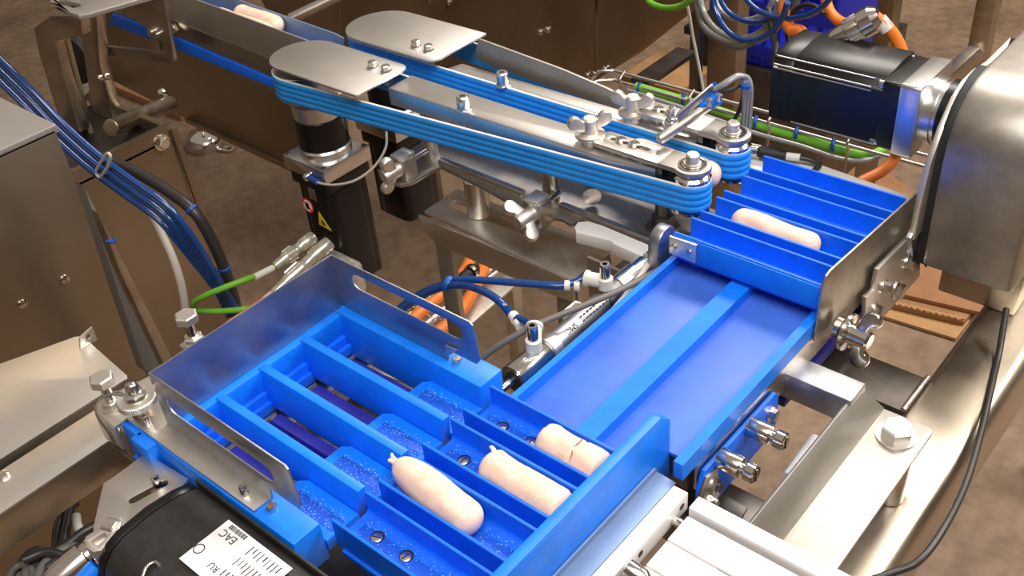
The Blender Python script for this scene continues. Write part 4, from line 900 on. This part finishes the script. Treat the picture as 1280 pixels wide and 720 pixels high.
# slotted mounting plate and black motor
sp2 = thing('slotted_plate', 'grey slotted mounting plate with a stud beside the black motor', 'plate', (-.69, .22, .93))
Zs = .984
out = [tuple(px(u, v, z=Zs).xy) for u, v in ((182, 566), (236, 598), (200, 640), (150, 690), (114, 690), (117, 655), (129, 604), (140, 597))]
a = px(205, 604, z=Zs); b = px(166, 625, z=Zs)
sheet('plate', 'z', Zs, out, .004, 'steel_plate', sp2, holes=[slot2((a.x, a.y), (b.x, b.y), .0034)], bev=.0008)
q = px(196, 604, z=Zs); lathe('stud', (q.x, q.y, Zs - .003), (0, 0, 1), [(.0036, 0), (.0036, .010), (.0026, .012), (0, .0122)], 'chrome', sp2, 14)
q = px(150, 640, z=Zs); box('stay', q.x - .01, q.x + .01, q.y - .01, q.y + .01, .86, Zs - .004, 'steel', sp2, .001)
Zr = .992
rg = thing('clamp_ring', 'bright machined clamp ring at the end of the black motor', 'clamp', px(125, 672, z=Zr))
sheet('ring', 'z', Zr, [tuple(px(u, v, z=Zr).xy) for u, v in ((105, 675), (107, 670), (146, 646), (153, 647), (150, 660), (126, 688), (116, 690), (107, 684))], .010, 'steel_matt', rg, holes=[[tuple(px(u, v, z=Zr).xy) for u, v in ((112, 676), (130, 665), (134, 670), (122, 682))]], bev=.001)
q = px(141, 662, z=Zr - .006); lathe('roller', q, (.9, .3, 0), [(.008, -.006), (.009, -.005), (.009, .005), (.008, .006)], 'steel', rg, 20)
bmo = thing('black_motor', 'big black motor with white rating label under the guard flange', 'motor', (-.54, .18, .86))
arc_ = [(.2405, .88), (.2405, .9905), (.237, .9945), (.2237, .9985), (.1993, 1.001), (.1712, .9985), (.1600, .994), (.150, .984), (.142, .965), (.138, .94), (.138, .88)]
sheet('motor_shell', 'x', -.40, arc_, .202, 'black_matt', bmo, bev=.0015)
sheet('end_rim', 'x', -.603, [(y, z - .0006) for y, z in arc_], .011, 'black', bmo, bev=.004)
box('side_tray', -.606, -.40, .2408, .2432, .925, .9985, 'black_matt', bmo, .0006)
lz = 1.0016
lcor = [px(u, v, z=lz) for u, v in ((286, 650), (366, 711), (305, 757), (222, 697))]
ex = (lcor[1] - lcor[0]); ey = (lcor[3] - lcor[0]); lw, lh = ex.length, ey.length
o_ = lcor[0]; exn = ex.normalized(); nz = Vector((0, 0, 1)); eyn = -nz.cross(exn).normalized()
if eyn.dot(ey) < 0: eyn = -eyn
lm = Matrix(((exn.x, eyn.x, nz.x, o_.x), (exn.y, eyn.y, nz.y, o_.y), (exn.z, eyn.z, nz.z, o_.z), (0, 0, 0, 1)))
lbl = sheet('rating_label', 'm', 0, [(0, 0), (lw, 0), (lw, lh), (0, lh)], .0006, 'label', bmo, mtx=lm @ Matrix.Translation((0, 0, .0006)))
lt = lm @ Matrix.Translation((0, 0, .0008)); flip = Matrix.Diagonal((1, -1, 1, 1)) @ Matrix.Rotation(math.pi, 4, 'Z') @ Matrix.Diagonal((1, 1, 1, 1))
def ltext(name, s, x, y, size, ang=180):
    m_ = lt @ Matrix.Translation((x * lw, y * lh, 0)) @ Matrix.Diagonal((1, -1, 1, 1)) @ Matrix.Rotation(math.radians(ang), 4, 'Z'); return text_mesh(name, s, size, m_, 'ink', lbl, .00005)
def lbar(x0, x1, y0, y1):
    return sheet('print_line', 'm', 0, [(x0 * lw, y0 * lh), (x1 * lw, y0 * lh), (x1 * lw, y1 * lh), (x0 * lw, y1 * lh)], .0001, 'ink', lbl, mtx=lt @ Matrix.Translation((0, 0, .0001)), bev=0)
ltext('mark_print', 'EAC', .18, .23, .0095, 180)
ltext('mark_print', 'RU', .37, .76, .008, 180)
x = .07
for k in range(14):
    wd_ = random.choice((.006, .010, .016)); lbar(x + .02, x + .02 + wd_, .03, .12); x += wd_ + .008
for k in range(9):
    for j in range(3): lbar(.49 + .052 * k, .49 + .052 * k + random.uniform(.008, .016), .10 + j * .28, .10 + j * .28 + random.uniform(.10, .22))
rgk = lathe('mark_ring', lm @ Vector((.065 * lw, .68 * lh, .0009)), nz, [(.0046, 0), (.0046, .0001), (.0038, .0001), (.0038, 0)], 'ink', lbl, 20, closed=True)
ha = [px(u, v, z=1.0) for u, v in ((178, 722), (183, 709), (193, 703), (199, 706))]
tube('bail_wire', ha, .0016, 'chrome', bmo, 8)
# plug and fittings under the motor
pg = thing('motor_connector', 'bright metal connector plug at the lower left end of the black motor', 'connector', px(180, 705, z=.93))
a, b = px(122, 686, z=.972), px(70, 730, z=.965); d_ = b - a; L_ = d_.length
lathe('plug_body', a + (a - b) * .25, d_, [(.010, 0), (.0125, .003), (.0125, L_ * .35), (.0115, L_ * .37), (.0115, L_ * .5), (.014, L_ * .53), (.014, L_ * 1.1), (.012, L_ * 1.3)], 'chrome', pg, 24)
a, b = px(122, 708, z=.972), px(98, 732, z=.965)
cyl('blue_gland', a, b, .0075, 'blue2', pg, 14); hex_bolt(px(126, 706, z=.973), a - b, .005, .008, pg, name='gland_bolt')
# cable tangle below
def cable(pts, r, m, label, z=None, y=None, x=None, name='cable', cat='cable', group=None):
    P = []
    for q in pts:
        k = dict(z=q[2]) if len(q) > 2 else dict(z=z) if z is not None else dict(y=y) if y is not None else dict(x=x)
        P.append(px(q[0], q[1], **k))
    return tag(tube(name, P, r, m, None, 10), label, cat, group)
gt = 'cables bunched at the lower left corner'
cable([(20, 735), (28, 705), (45, 690), (62, 700), (66, 725), (60, 745)], .0055, 'greycable', 'outermost grey cable loop at the lower left corner', z=.86, group=gt)
cable([(30, 740), (36, 712), (52, 700), (72, 704), (80, 725), (82, 745)], .0055, 'greycable', 'inner grey cable loop at the lower left corner', z=.868, group=gt)
cable([(10, 735), (14, 715), (26, 706), (40, 712), (44, 735)], .0035, 'greycable', 'thin grey cable end curling into the lower left corner', z=.872, group=gt)
cable([(60, 712), (90, 692), (112, 680), (135, 672), (160, 672)], .006, 'darkcable', 'thick dark cable running under the slotted plate to the left', z=.88, group=gt)
cable([(50, 700), (85, 680), (105, 665), (125, 655)], .005, 'darkcable', 'thinner dark cable above the thick one at lower left', z=.87, group=gt)
cable([(78, 685), (84, 655), (90, 630), (105, 612)], .005, 'darkcable', 'dark upright cable beside the edge beam', z=.85, group=gt)
cable([(95, 645), (98, 660), (110, 672), (122, 680)], .0045, 'whitecable', 'short pale cable bend beside the slotted plate', z=.86, group=gt)
cable([(45, 735), (52, 712), (68, 694), (92, 684), (104, 700), (100, 730)], .005, 'greycable', 'grey cable arching over the inner loop at lower left', z=.875, group=gt)
cable([(70, 690), (72, 660), (82, 640), (96, 628)], .0045, 'darkcable', 'dark upright cable left of its twin beside the edge beam', z=.845, group=gt)
cable([(30, 700), (60, 690), (90, 700), (112, 716)], .004, 'darkcable', 'thin dark cable crossing the grey loops at lower left', z=.885, group=gt)
# ------------------------------------------------------------------ big cabinet at the left edge
cb = thing('left_cabinet', 'tall brushed stainless cabinet with bright top at the left edge', 'cabinet', (-1.3, .1, 0))
cxr = -1.086; cyf = px(70, 155, z=1.1).y
sheet('side_panel', 'x', cxr, [(-.6, .02), (-.6, 1.095), (cyf - .003, 1.095), (cyf - .003, .02)], .01, 'panel', cb, bev=.0015)
sheet('top_panel', 'z', 1.1, [(-1.75, -.6), (-1.75, cyf), (cxr, cyf), (cxr, -.6)], .01, 'steel_plate', cb, bev=.0015)
box('rear_panel', -1.75, cxr - .011, cyf - .014, cyf - .004, .02, 1.089, 'panel', cb, .001)
for u, v in ((81, 349), (28, 380)):
    q = px(u, v, x=cxr); lathe('screw', q, (1, 0, 0), [(.006, 0), (.0055, .002), (.003, .0032), (0, .0036)], 'chrome', cb, 16)
box('cabinet_foot', -1.7, -1.15, -.5, .35, 0, .022, 'darksteel', cb, .002)
wd = thing('cable_trunking', 'narrow grey cable trunking leaning beside the left cabinet', 'trunking', px(170, 400, x=-1.0))
w0, w1, w2 = px(106, 236, x=-1.06), px(192, 452, x=-1.0), px(214, 452, x=-.985)
sheet('channel', 'x', -1.0, [(q.y, q.z) for q in [px(u, v, x=-1.0) for u, v in ((105, 233), (120, 262), (196, 440), (205, 465), (182, 465), (150, 372))]], .02, 'greycable', wd, bev=.001)
sheet('lid', 'x', -.972, [(q.y, q.z) for q in [px(u, v, x=-.972) for u, v in ((122, 266), (137, 292), (222, 460), (209, 465), (150, 340))]], .016, 'steel_brush', wd, bev=.001)
q = px(192, 465, x=-1.005); bar('riser', (q.x, q.y, q.z), (q.x, q.y, 0), .012, .02, 'greycable', wd, .001, up=(1, 0, 0))
tube('tie', [px(134, 301, x=-.965), px(141, 303, x=-.965), px(144, 297, x=-.965)], .002, 'tie', wd, 8, 4)
# second cabinet behind it
xc = -1.55; c1 = px(213, 154, x=xc); c2 = px(150, 182, x=xc)
c_ = thing('rear_enclosure', 'brown stainless enclosure with one bolt standing behind the left cabinet', 'cabinet', (-1.7, .7, 0))
sheet('front_panel', 'x', xc, [(cyf + .05, .02), (cyf + .05, c1.z), (c1.y - .004, c1.z), (c1.y - .004, .02)], .012, 'panel', c_, bev=.002)
box('side_return', xc - .25, xc - .013, c1.y - .016, c1.y - .004, .02, c1.z, 'panel', c_, .001)
bar('edge_fold', px(216, 160, x=xc + .002), px(300, 405, x=xc + .002), .012, .006, 'panel', c_, .001, up=(1, 0, 0))
q = px(202, 178, x=xc); hex_bolt(q, (1, 0, 0), .011, .012, c_, name='bolt')
box('enclosure_top', xc - .25, xc, cyf + .05, c1.y - .01, c1.z - .03, c1.z - .024, 'darksteel', c_, .001)
# ------------------------------------------------------------------ hoses from the upper left
gh = 'hoses hanging down past the left cabinet'
H = lambda pts, y0, y1: [px(u, v, y=y0 + (y1 - y0) * i / (len(pts) - 1)) for i, (u, v) in enumerate(pts)]
main = [(-20, 70), (30, 118), (75, 165), (120, 205), (165, 238), (205, 268), (240, 312), (270, 358), (290, 395)]
for k in range(5):
    o = (k - 2) * 6.0
    pts = [(u + o * .5 + (3 if k % 2 else 0), v - o * .75) for u, v in main]
    pts[-1] = (285 + k * 4, 395); pts[-2] = (272 + o * .35, 358 - o * .3); pts[-3] = (240 + o * .6, 312 - o * .5)
    if k < 3:
        pts = [(u - o * .1, v) for u, v in pts]
    tag(tube('blue_hose', H(pts, .52, .60), .0046, 'tube', None, 8), ('lowest blue hose of the bundle sweeping past the left cabinet', 'second lowest blue hose in the bundle past the left cabinet', 'middle blue hose of the bundle past the left cabinet', 'second highest blue hose in the bundle past the left cabinet', 'topmost blue hose of the bundle past the left cabinet')[k], 'hose', gh)
tag(tube('black_hose', H([(135, 200), (170, 215), (205, 236), (240, 262), (262, 295), (280, 335), (292, 372), (298, 400)], .6, .63), .0085, 'darkcable', None, 10), 'thick black hose beside the blue bundle', 'hose', gh)
tag(tube('white_hose', H([(165, 235), (184, 258), (202, 292), (217, 325), (228, 362), (233, 400)], .62, .58), .0062, 'whitecable', None, 10), 'single off-white hose behind the blue bundle', 'hose', gh)
hb = bpy.data.objects['black_hose']; hp1 = H([(135, 200), (170, 215), (205, 236), (240, 262), (262, 295), (280, 335), (292, 372), (298, 400)], .6, .63)
for i_ in (3, 5):
    lathe('hose_tie', hp1[i_], hp1[i_ + 1] - hp1[i_ - 1], [(.0088, -.003), (.0102, -.002), (.0102, .002), (.0088, .003)], 'tie', hb, 14)
hp2 = H(main, .52, .60); mid = bpy.data.objects['blue_hose.002']
tube('bundle_tie', [px(u, v, y=.545) for u, v in ((124, 222), (120, 215), (126, 203), (134, 192), (138, 196), (134, 210), (125, 222))], .0022, 'whitecable', mid, 8, 5)
# ================================================================== infeed conveyor and frames at upper left
ic = thing('infeed_conveyor', 'stainless trough conveyor with blue belt feeding the belt arms from upper left', 'conveyor', (-1.4, .87, .9))
def tr(name, pts, y, t, m, parent, bev=.001): return sheet(name, 'y', y, [(q.x, q.z) for q in [px(u, v, y=y) for u, v in pts]], t, m, parent, bev=bev)
tr('near_wall', ((160, -32), (246, 0), (387, 52), (390, 92), (333, 73), (221, 27), (150, -2)), .846, .003, 'steel_plate', ic)
tr('lower_wall', ((150, -2), (221, 27), (333, 73), (345, 102), (215, 50), (140, 20)), .852, .003, 'steel_brush', ic)
tr('far_wall', ((200, -36), (306, 3), (418, 42), (429, 48), (431, 62), (400, 70), (240, 15)), .897, .003, 'zinc', ic)
tr('belt_edge', ((140, 18), (215, 46), (420, 134), (420, 146), (338, 109), (215, 60), (135, 30)), .8482, .006, 'blue', ic)
a, b = px(240, 30, y=.87), px(400, 90, y=.87)
bar('belt', (-1.70, .876, .985), (-1.145, .876, .972), .036, .006, 'belt', ic)
bar('bed', (-1.70, .878, .955), (-1.155, .878, .942), .034, .03, 'darksteel', ic)
cyl('cross_bolt', px(205, 42, y=.83), px(220, 34, y=.845), .007, 'steel', ic)
for i, (pa, pb, lb_) in enumerate((((-1.420, .864, 1.004), (-1.275, .868, 1.001), 'sausage riding at the rim of the infeed conveyor wall'), ((-1.38, .882, 1.010), (-1.275, .884, 1.006), 'further sausage behind the first on the infeed conveyor'))):
    sausage([pa, Vector(pa).lerp(Vector(pb), .5), pb], .0145, lb_, 'sausages on the infeed conveyor', seed=20 + i)
# dark machine side panel under the infeed
hp_ = thing('machine_side_panel', 'dark brown stainless machine side panel below the infeed conveyor', 'panel', (-1.6, 1.03, .3))
tr('panel', ((90, -10), (345, 95), (430, 140), (430, 240), (335, 198), (235, 150), (130, 95), (85, 60)), 1.03, .012, 'panel', hp_)
a, b = px(235, 149, y=1.025), px(430, 239, y=1.025); bar('bottom_fold', a, b, .016, .010, 'panel', hp_)
bt = px(246, 150, y=1.2)
f0 = px(258, 183, z=0); f0 = Vector((f0.x, f0.y, 0))
ft = thing('machine_support', 'square machine support on a round polished floor pad under the side panel', 'support', f0)
lathe('pad', f0, (0, 0, 1), [(.062, 0), (.066, .014), (.062, .034), (.046, .052), (.018, .060), (.014, .062)], 'chrome', ft, 30)
lathe('stem', f0 + Vector((0, 0, .06)), (0, 0, 1), [(.012, 0), (.012, .30)], 'chrome', ft, 16)
sheet('lug', 'z', .010, slot2((f0.x + .05, f0.y + .012), (f0.x + .095, f0.y + .025), .018), .008, 'steel', ft, holes=[circ(f0.x + .095, f0.y + .025, .008)])
box('column', f0.x - .03, f0.x + .03, f0.y - .03, f0.y + .03, .33, 1.0, 'panel', ft, .003)
# frame with windowed bracket, upper left
uf = thing('frame_bracket', 'stainless frame of two posts with a windowed bracket plate at upper left', 'frame', (-1.5, .7, .7))
yb_ = .80
o = [(q.x, q.z) for q in [px(u, v, y=yb_) for u, v in ((112, -30), (200, -30), (217, 76), (212, 80), (118, 67))]]
h = [(q.x, q.z) for q in [px(u, v, y=yb_) for u, v in ((128, 8), (150, 12), (186, 38), (191, 64), (130, 58))]]
sheet('bracket_plate', 'y', yb_, o, .008, 'steel_brush', uf, holes=[h], bev=.0015)
for u, v in ((191, 40), (198, 43)):
    lathe('bolt', px(u, v, y=yb_), (0, -1, 0), [(.007, 0), (.007, .006), (.004, .008), (0, .008)], 'chrome', uf, 14)
bar('plate_slot', px(200, 52, y=yb_ - .001), px(202, 62, y=yb_ - .001), .004, .003, 'darksteel', uf, 0, up=(0, 1, 0))
def post(name, pts, y, t, m='steel_brush'): return tr(name, pts, y, t, m, uf, .002)
post('inner_post', ((96, 12), (120, 12), (124, 80), (151, 188), (128, 192), (112, 120)), .775, .02)
post('outer_post', ((42, 35), (62, 20), (100, 20), (102, 44), (68, 52), (80, 100), (100, 165), (80, 165), (66, 125), (48, 65)), .70, .02)
post('thin_post', ((76, 50), (82, 50), (112, 170), (104, 175)), .72, .01)
tq = .76
slab = sheet('top_bracket', 'z', 1.155, [tuple(px(u, v, z=1.155).xy) for u, v in ((45, -14), (86, 15), (98, 19), (110, 17), (205, -10), (180, -40), (60, -40))], .006, 'steel_plate', uf, holes=[slot2(px(70, 0, z=1.155).xy, px(95, 7, z=1.155).xy, .006)], bev=.001)
cyl('cross_tube', px(138, 160, y=.72), px(213, 129, y=.90), .0150, 'steel_brush', uf, 20)
lathe('tube_bolt', px(206, 117, y=.90), (.3, -.6, .6), [(.008, 0), (.008, .012), (.005, .016), (0, .016)], 'chrome', uf, 14)
bar('clamp_rail', px(118, 168, y=.745), px(160, 196, y=.74), .02, .012, 'steel_brush', uf)
for u, v in ((127, 97), (135, 95), (107, 165), (137, 188), (147, 191)):
    lathe('bolt', px(u, v, y=.745), (0, -1, .2), [(.0065, 0), (.0065, .006), (.004, .008), (0, .008)], 'chrome', uf, 14)
lathe('hand_wheel', px(96, 70, y=.83), (.3, -1, .1), [(.02, 0), (.05, .003), (.052, .012), (.045, .02), (0, .022)], 'rubber', uf, 30)
hx = thing('grey_block', 'pale grey angular block seen between the posts of the frame', 'block', px(108, 110, y=1.0))
tr('block_face', ((92, 98), (112, 92), (117, 110), (104, 121), (96, 112)), .98, .02, 'whiteplastic', hx)
tr('block_base', ((96, 113), (105, 122), (118, 112), (122, 132), (100, 122)), .985, .02, 'greycable', hx)
cs = box('cable_duct', *sorted((px(120, 82, z=.02).x, px(215, 150, z=.02).x)), px(160, 110, z=.02).y - .03, px(160, 110, z=.02).y + .03, 0, .03, 'card', None); tag(cs, 'flat brown duct on the floor glimpsed behind the frame posts', 'duct')
# ================================================================== background machines
bc = thing('rear_cabinet', 'big brown stainless machine cabinet with sloping lower edge across the back', 'cabinet', (-1.5, 1.7, .4))
yc_ = 1.62
tr('left_panel', ((425, -60), (744, -60), (743, 102), (640, 145), (560, 130), (425, 70)), yc_, .012, 'panel', bc)
tr('right_panel', ((748, -60), (905, -60), (868, 12), (800, 66), (752, 96), (746, 100)), yc_, .012, 'panel', bc)
tr('side_panel', ((300, -60), (422, -60), (422, 62), (340, 30)), yc_ + .02, .012, 'panel', bc)
tr('corner_post', ((536, -60), (560, -60), (556, 12), (538, 14)), yc_ - .015, .012, 'panel', bc)
for u, v in ((541, 2), (561, 3), (735, 94), (757, 86), (676, 40), (685, 37), (744, 92)):
    lathe('bolt', px(u, v, y=yc_), (0, -1, 0), [(.008, 0), (.008, .004), (.005, .007), (0, .007)], 'chrome', bc, 12)
cyl('cross_tube', px(362, 24, y=1.4), px(425, -6, y=1.5), .013, 'steel', bc)
box('cabinet_leg', -1.98, -1.9, 1.66, 1.74, 0, .9, 'panel', bc, .003)
box('cabinet_body', -2.4, -1.1, 1.66, 1.95, .75, 1.1, 'panel', bc, .003)
# posts standing on the floor
def floor_post(pts, y, label, m='panel', t=.05):
    q = [px(u, v, y=y) for u, v in pts]; x0, x1 = min(a.x for a in q), max(a.x for a in q)
    return tag(box('upright_post', x0, x1, y, y + t, 0, 1.6, m, None, .004), label, 'post', 'uprights of the rear frame')
floor_post(((884, 60), (921, 60)), 1.95, 'broad brown stainless upright behind the wire tray')
floor_post(((862, 40), (873, 40)), 2.2, 'slim dark upright beside the broad one', 'darksteel', .03)
floor_post(((1094, 20), (1116, 20)), 2.2, 'brown upright behind the motor plug')
rp = thing('right_frame', 'grey stainless frame upright with diagonal strut at the upper right', 'frame', (-.9, 2.4, 0))
q0 = px(1222, 58, y=1.9); q1 = px(1241, 0, y=1.9)
bar('upright', (px(1221, 62, y=2.4).x, 2.42, 0), (px(1221, 62, y=2.4).x, 2.42, 1.7), .045, .045, 'steel_brush', rp, .004, up=(0, 1, 0))
bar('strut', px(1224, 62, y=2.4), px(1150, 130, y=2.3), .035, .035, 'steel_brush', rp, .003)
# diagonal flat bar and boards between
tag(bar('flat_strut', px(800, 104, z=.55), px(858, 64, z=.55), .05, .012, 'darksteel', None), 'flat grey steel strut slanting below the rear cabinet', 'bar')
tag(box('cardboard_sheet', *sorted((px(775, 95, z=.02).x, px(890, 85, z=.02).x)), *sorted((px(800, 100, z=.02).y, px(800, 55, z=.02).y)), 0, .02, 'card2', None, .002), 'flat brown board on the floor beneath the rear cabinet', 'board')
db = thing('dark_pallet', 'dark slatted pallet behind the broad upright', 'pallet', (-1.3, 3.2, 0))
pq = px(850, 66, z=.1)
for i in range(4): box('slat', pq.x - .05, pq.x + .36, pq.y + .10 + i * .13, pq.y + .19 + i * .13, .12, .15, 'rubber', db, .002)
for i in range(3): box('runner', pq.x + i * .13, pq.x + .05 + i * .13, pq.y + .1, pq.y + .58, 0, .12, 'rubber', db, .002)
# blue crates with vertical bars
def crate(x0, x1, y0, y1, z0, z1, label):
    t = thing('plastic_crate', label, 'crate', ((x0 + x1) / 2, (y0 + y1) / 2, z0), 'blue crates in the background')
    box('bottom', x0, x1, y0, y1, z0, z0 + .02, 'crate', t, .002)
    for zz in (z0 + .04, (z0 + z1) / 2, z1 - .02): box('rim', x0, x1, y0 - .006, y0 + .006, zz - .018, zz + .018, 'crate', t, .002)
    box('back', x0, x1, y1 - .01, y1, z0, z1, 'crate', t, .002)
    for xx in (x0, x1): box('end_wall', xx - .008, xx + .008, y0, y1, z0, z1, 'crate', t, .002)
    n = int((x1 - x0) / .035)
    for i in range(n + 1):
        xx = x0 + (x1 - x0) * i / n; box('slat', xx - .006, xx + .006, y0 - .004, y0 + .004, z0, z1, 'crate', t, .001)
    return t
ql = px(922, 66, y=2.35); qr = px(1038, 75, y=2.35)
crate(ql.x, qr.x, 2.35, 2.75, ql.z - .02, ql.z + .30, 'blue slatted plastic crate behind the horizontal motor')
tag(box('crate_stand', ql.x - .02, qr.x + .02, 2.33, 2.8, 0, ql.z - .022, 'darksteel', None, .004), 'dark steel stand carrying the blue slatted crate', 'stand')
# tube coils above the motor
gk = 'coiled tubes above the horizontal motor'
def coil(u0, v0, ru, rv, y, r, m, label, a0, a1, tilt=0, tail=()):
    P = []
    for i in range(15):
        a = math.radians(a0 + (a1 - a0) * i / 14); P.append(px(u0 + ru * math.cos(a) + tilt * math.sin(a), v0 - rv * math.sin(a), y=y + .04 * math.sin(a * .7)))
    P += [px(u, v, y=y) for u, v in tail]
    return tag(tube('coiled_tube', P, r, m, None, 8), label, 'tube', gk)
coil(925, -10, 50, 58, 1.55, .0058, 'ctube', 'outermost grey tube hanging in a wide loop above the motor', 170, 350)
coil(938, -14, 48, 65, 1.5, .0058, 'tube', 'deepest hanging blue tube loop above the motor', 175, 345)
coil(945, -12, 46, 40, 1.52, .005, 'tube', 'shallower blue tube loop inside the deepest one', 180, 350)
coil(985, -25, 60, 48, 1.48, .005, 'tube', 'blue tube loop furthest right above the motor', 190, 350)
coil(930, -5, 36, 30, 1.56, .005, 'ctube', 'small clear tube loop at the top edge', 180, 360)
coil(1010, 40, 26, 34, 1.45, .0042, 'rubber', 'thin black cable ring behind the motor end', 40, 320)
coil(996, 10, 16, 30, 1.46, .010, 'orange', 'orange cable dropping behind the black cable ring', 120, 250, 0, ((1002, 40), (1010, 62)))
coil(1062, -8, 30, 38, 1.47, .0085, 'orange', 'orange cable loop above the motor plug', 175, 320)
coil(836, -6, 28, 16, 1.55, .006, 'green', 'green cable sagging at the top edge', 185, 355)
tag(tube('white_wire', [px(850, -20, y=1.6), px(860, 10, y=1.6), px(866, 45, y=1.6), px(875, 90, y=1.6), px(882, 130, y=1.6)], .003, 'whitecable', None, 8), 'thin white wire hanging down beside the broad upright', 'wire')
tag(tube('grey_hose', [px(868, -20, y=1.58), px(872, 10, y=1.58), px(880, 34, y=1.56), px(900, 50, y=1.54), px(925, 58, y=1.5), px(960, 40, y=1.5), px(985, 20, y=1.5), px(1000, -10, y=1.5)], .007, 'greycable', None, 8), 'grey hose looping below the blue tubes at the top', 'hose', gk)
tag(tube('dark_cable', [px(960, 10, y=1.5), px(966, 40, y=1.48), px(970, 62, y=1.46), px(968, 82, y=1.45)], .006, 'darkcable', None, 8), 'dark cable end hanging down left of the motor', 'cable', gk)
# ------------------------------------------------------------------ cardboard on the floor at right
gcd = 'flattened cardboard sheets on the floor'
def card(pts, z, t, m, label):
    o = sheet('cardboard_sheet', 'z', z, [tuple(px(u, v, z=z).xy) for u, v in pts], t, m, None, bev=.0005); return tag(o, label, 'cardboard', gcd)
card(((1085, 389), (1195, 423), (1290, 300), (1170, 270)), .010, .008, 'card2', 'lowest pale cardboard sheet on the floor near the arm housing')
card(((1095, 376), (1205, 402), (1290, 300), (1170, 265)), .024, .012, 'card', 'middle brown cardboard sheet with a ragged edge near the arm housing')
card(((1100, 361), (1225, 390), (1290, 290), (1170, 255)), .036, .010, 'card', 'topmost brown cardboard sheet of the stack near the arm housing')
a, b = px(1119, 381, z=.026), px(1203, 401, z=.026); P = []
for i in range(41): f = i / 40; P.append(a.lerp(b, f) + Vector((0, .008 * abs(math.sin(f * 34)), 0)))
tag(tube('torn_flute', P, .004, 'card2', None, 6, 2), 'torn corrugated edge strip of the middle cardboard sheet', 'cardboard')
card(((1010, 215), (1100, 205), (1150, 250), (1080, 262), (1010, 240)), .012, .01, 'card', 'brown cardboard panel seen below the wire tray')
# floor tray with orange cables, centre
ftr = thing('cable_tray', 'pale metal cable tray lid lying along the floor behind the guard', 'cable tray', px(600, 400, z=.1))
zf_ = .30
sheet('lid', 'z', zf_, [tuple(px(u, v, z=zf_).xy) for u, v in ((462, 462), (640, 322), (672, 332), (505, 478))], .006, 'steel_matt', ftr, bev=.001)
for k, (ua, va, ub, vb) in enumerate(((440, 450, 612, 312), (470, 455, 622, 330), (455, 462, 650, 318))):
    tube('side_wire', [px(ua, va, z=zf_ + .02), px(ub, vb, z=zf_ + .02)], .004, 'rod', ftr, 8)
for u, v in ((520, 388), (548, 365), (492, 412)):
    tube('cross_wire', [px(u - 6, v - 5, z=zf_ + .03), px(u + 24, v + 12, z=zf_ + .02)], .003, 'rod', ftr, 8)
a, b = px(470, 462, z=0), px(660, 330, z=0)
for f in (.1, .5, .9):
    q = px(465, 465, z=zf_).lerp(px(655, 328, z=zf_), f); box('support', q.x - .015, q.x + .015, q.y - .015, q.y + .015, 0, zf_ - .005, 'steel', ftr, .002)
for i, (pts, lb_) in enumerate((([(470, 440), (520, 395), (560, 362), (580, 340), (590, 318), (592, 300)], 'orange cable lying in the floor cable tray next to the stand leg'), ([(505, 450), (545, 418), (575, 390), (592, 362), (605, 335), (618, 312)], 'second orange cable bending up beside the stand bracket'))):
    tag(tube('orange_cable', [px(u, v, z=zf_ + .03) for u, v in pts], .013, 'orange', None, 10), lb_, 'cable', 'orange cables in the floor tray')
pl = thing('inline_plug', 'small black and silver inline plug beside the orange cable', 'connector', px(585, 345, z=zf_ + .06))
a, b = px(575, 352, z=zf_ + .06), px(596, 334, z=zf_ + .06)
lathe('plug_body', a, b - a, [(.010, 0), (.014, .004), (.014, (b - a).length * .5), (.010, (b - a).length * .55), (.016, (b - a).length * .6), (.016, (b - a).length * .8), (.008, (b - a).length)], 'rubber', pl, 16)
lathe('plug_nut', a + (b - a) * .58, b - a, [(.0168, 0), (.0168, .008)], 'chrome', pl, 16)
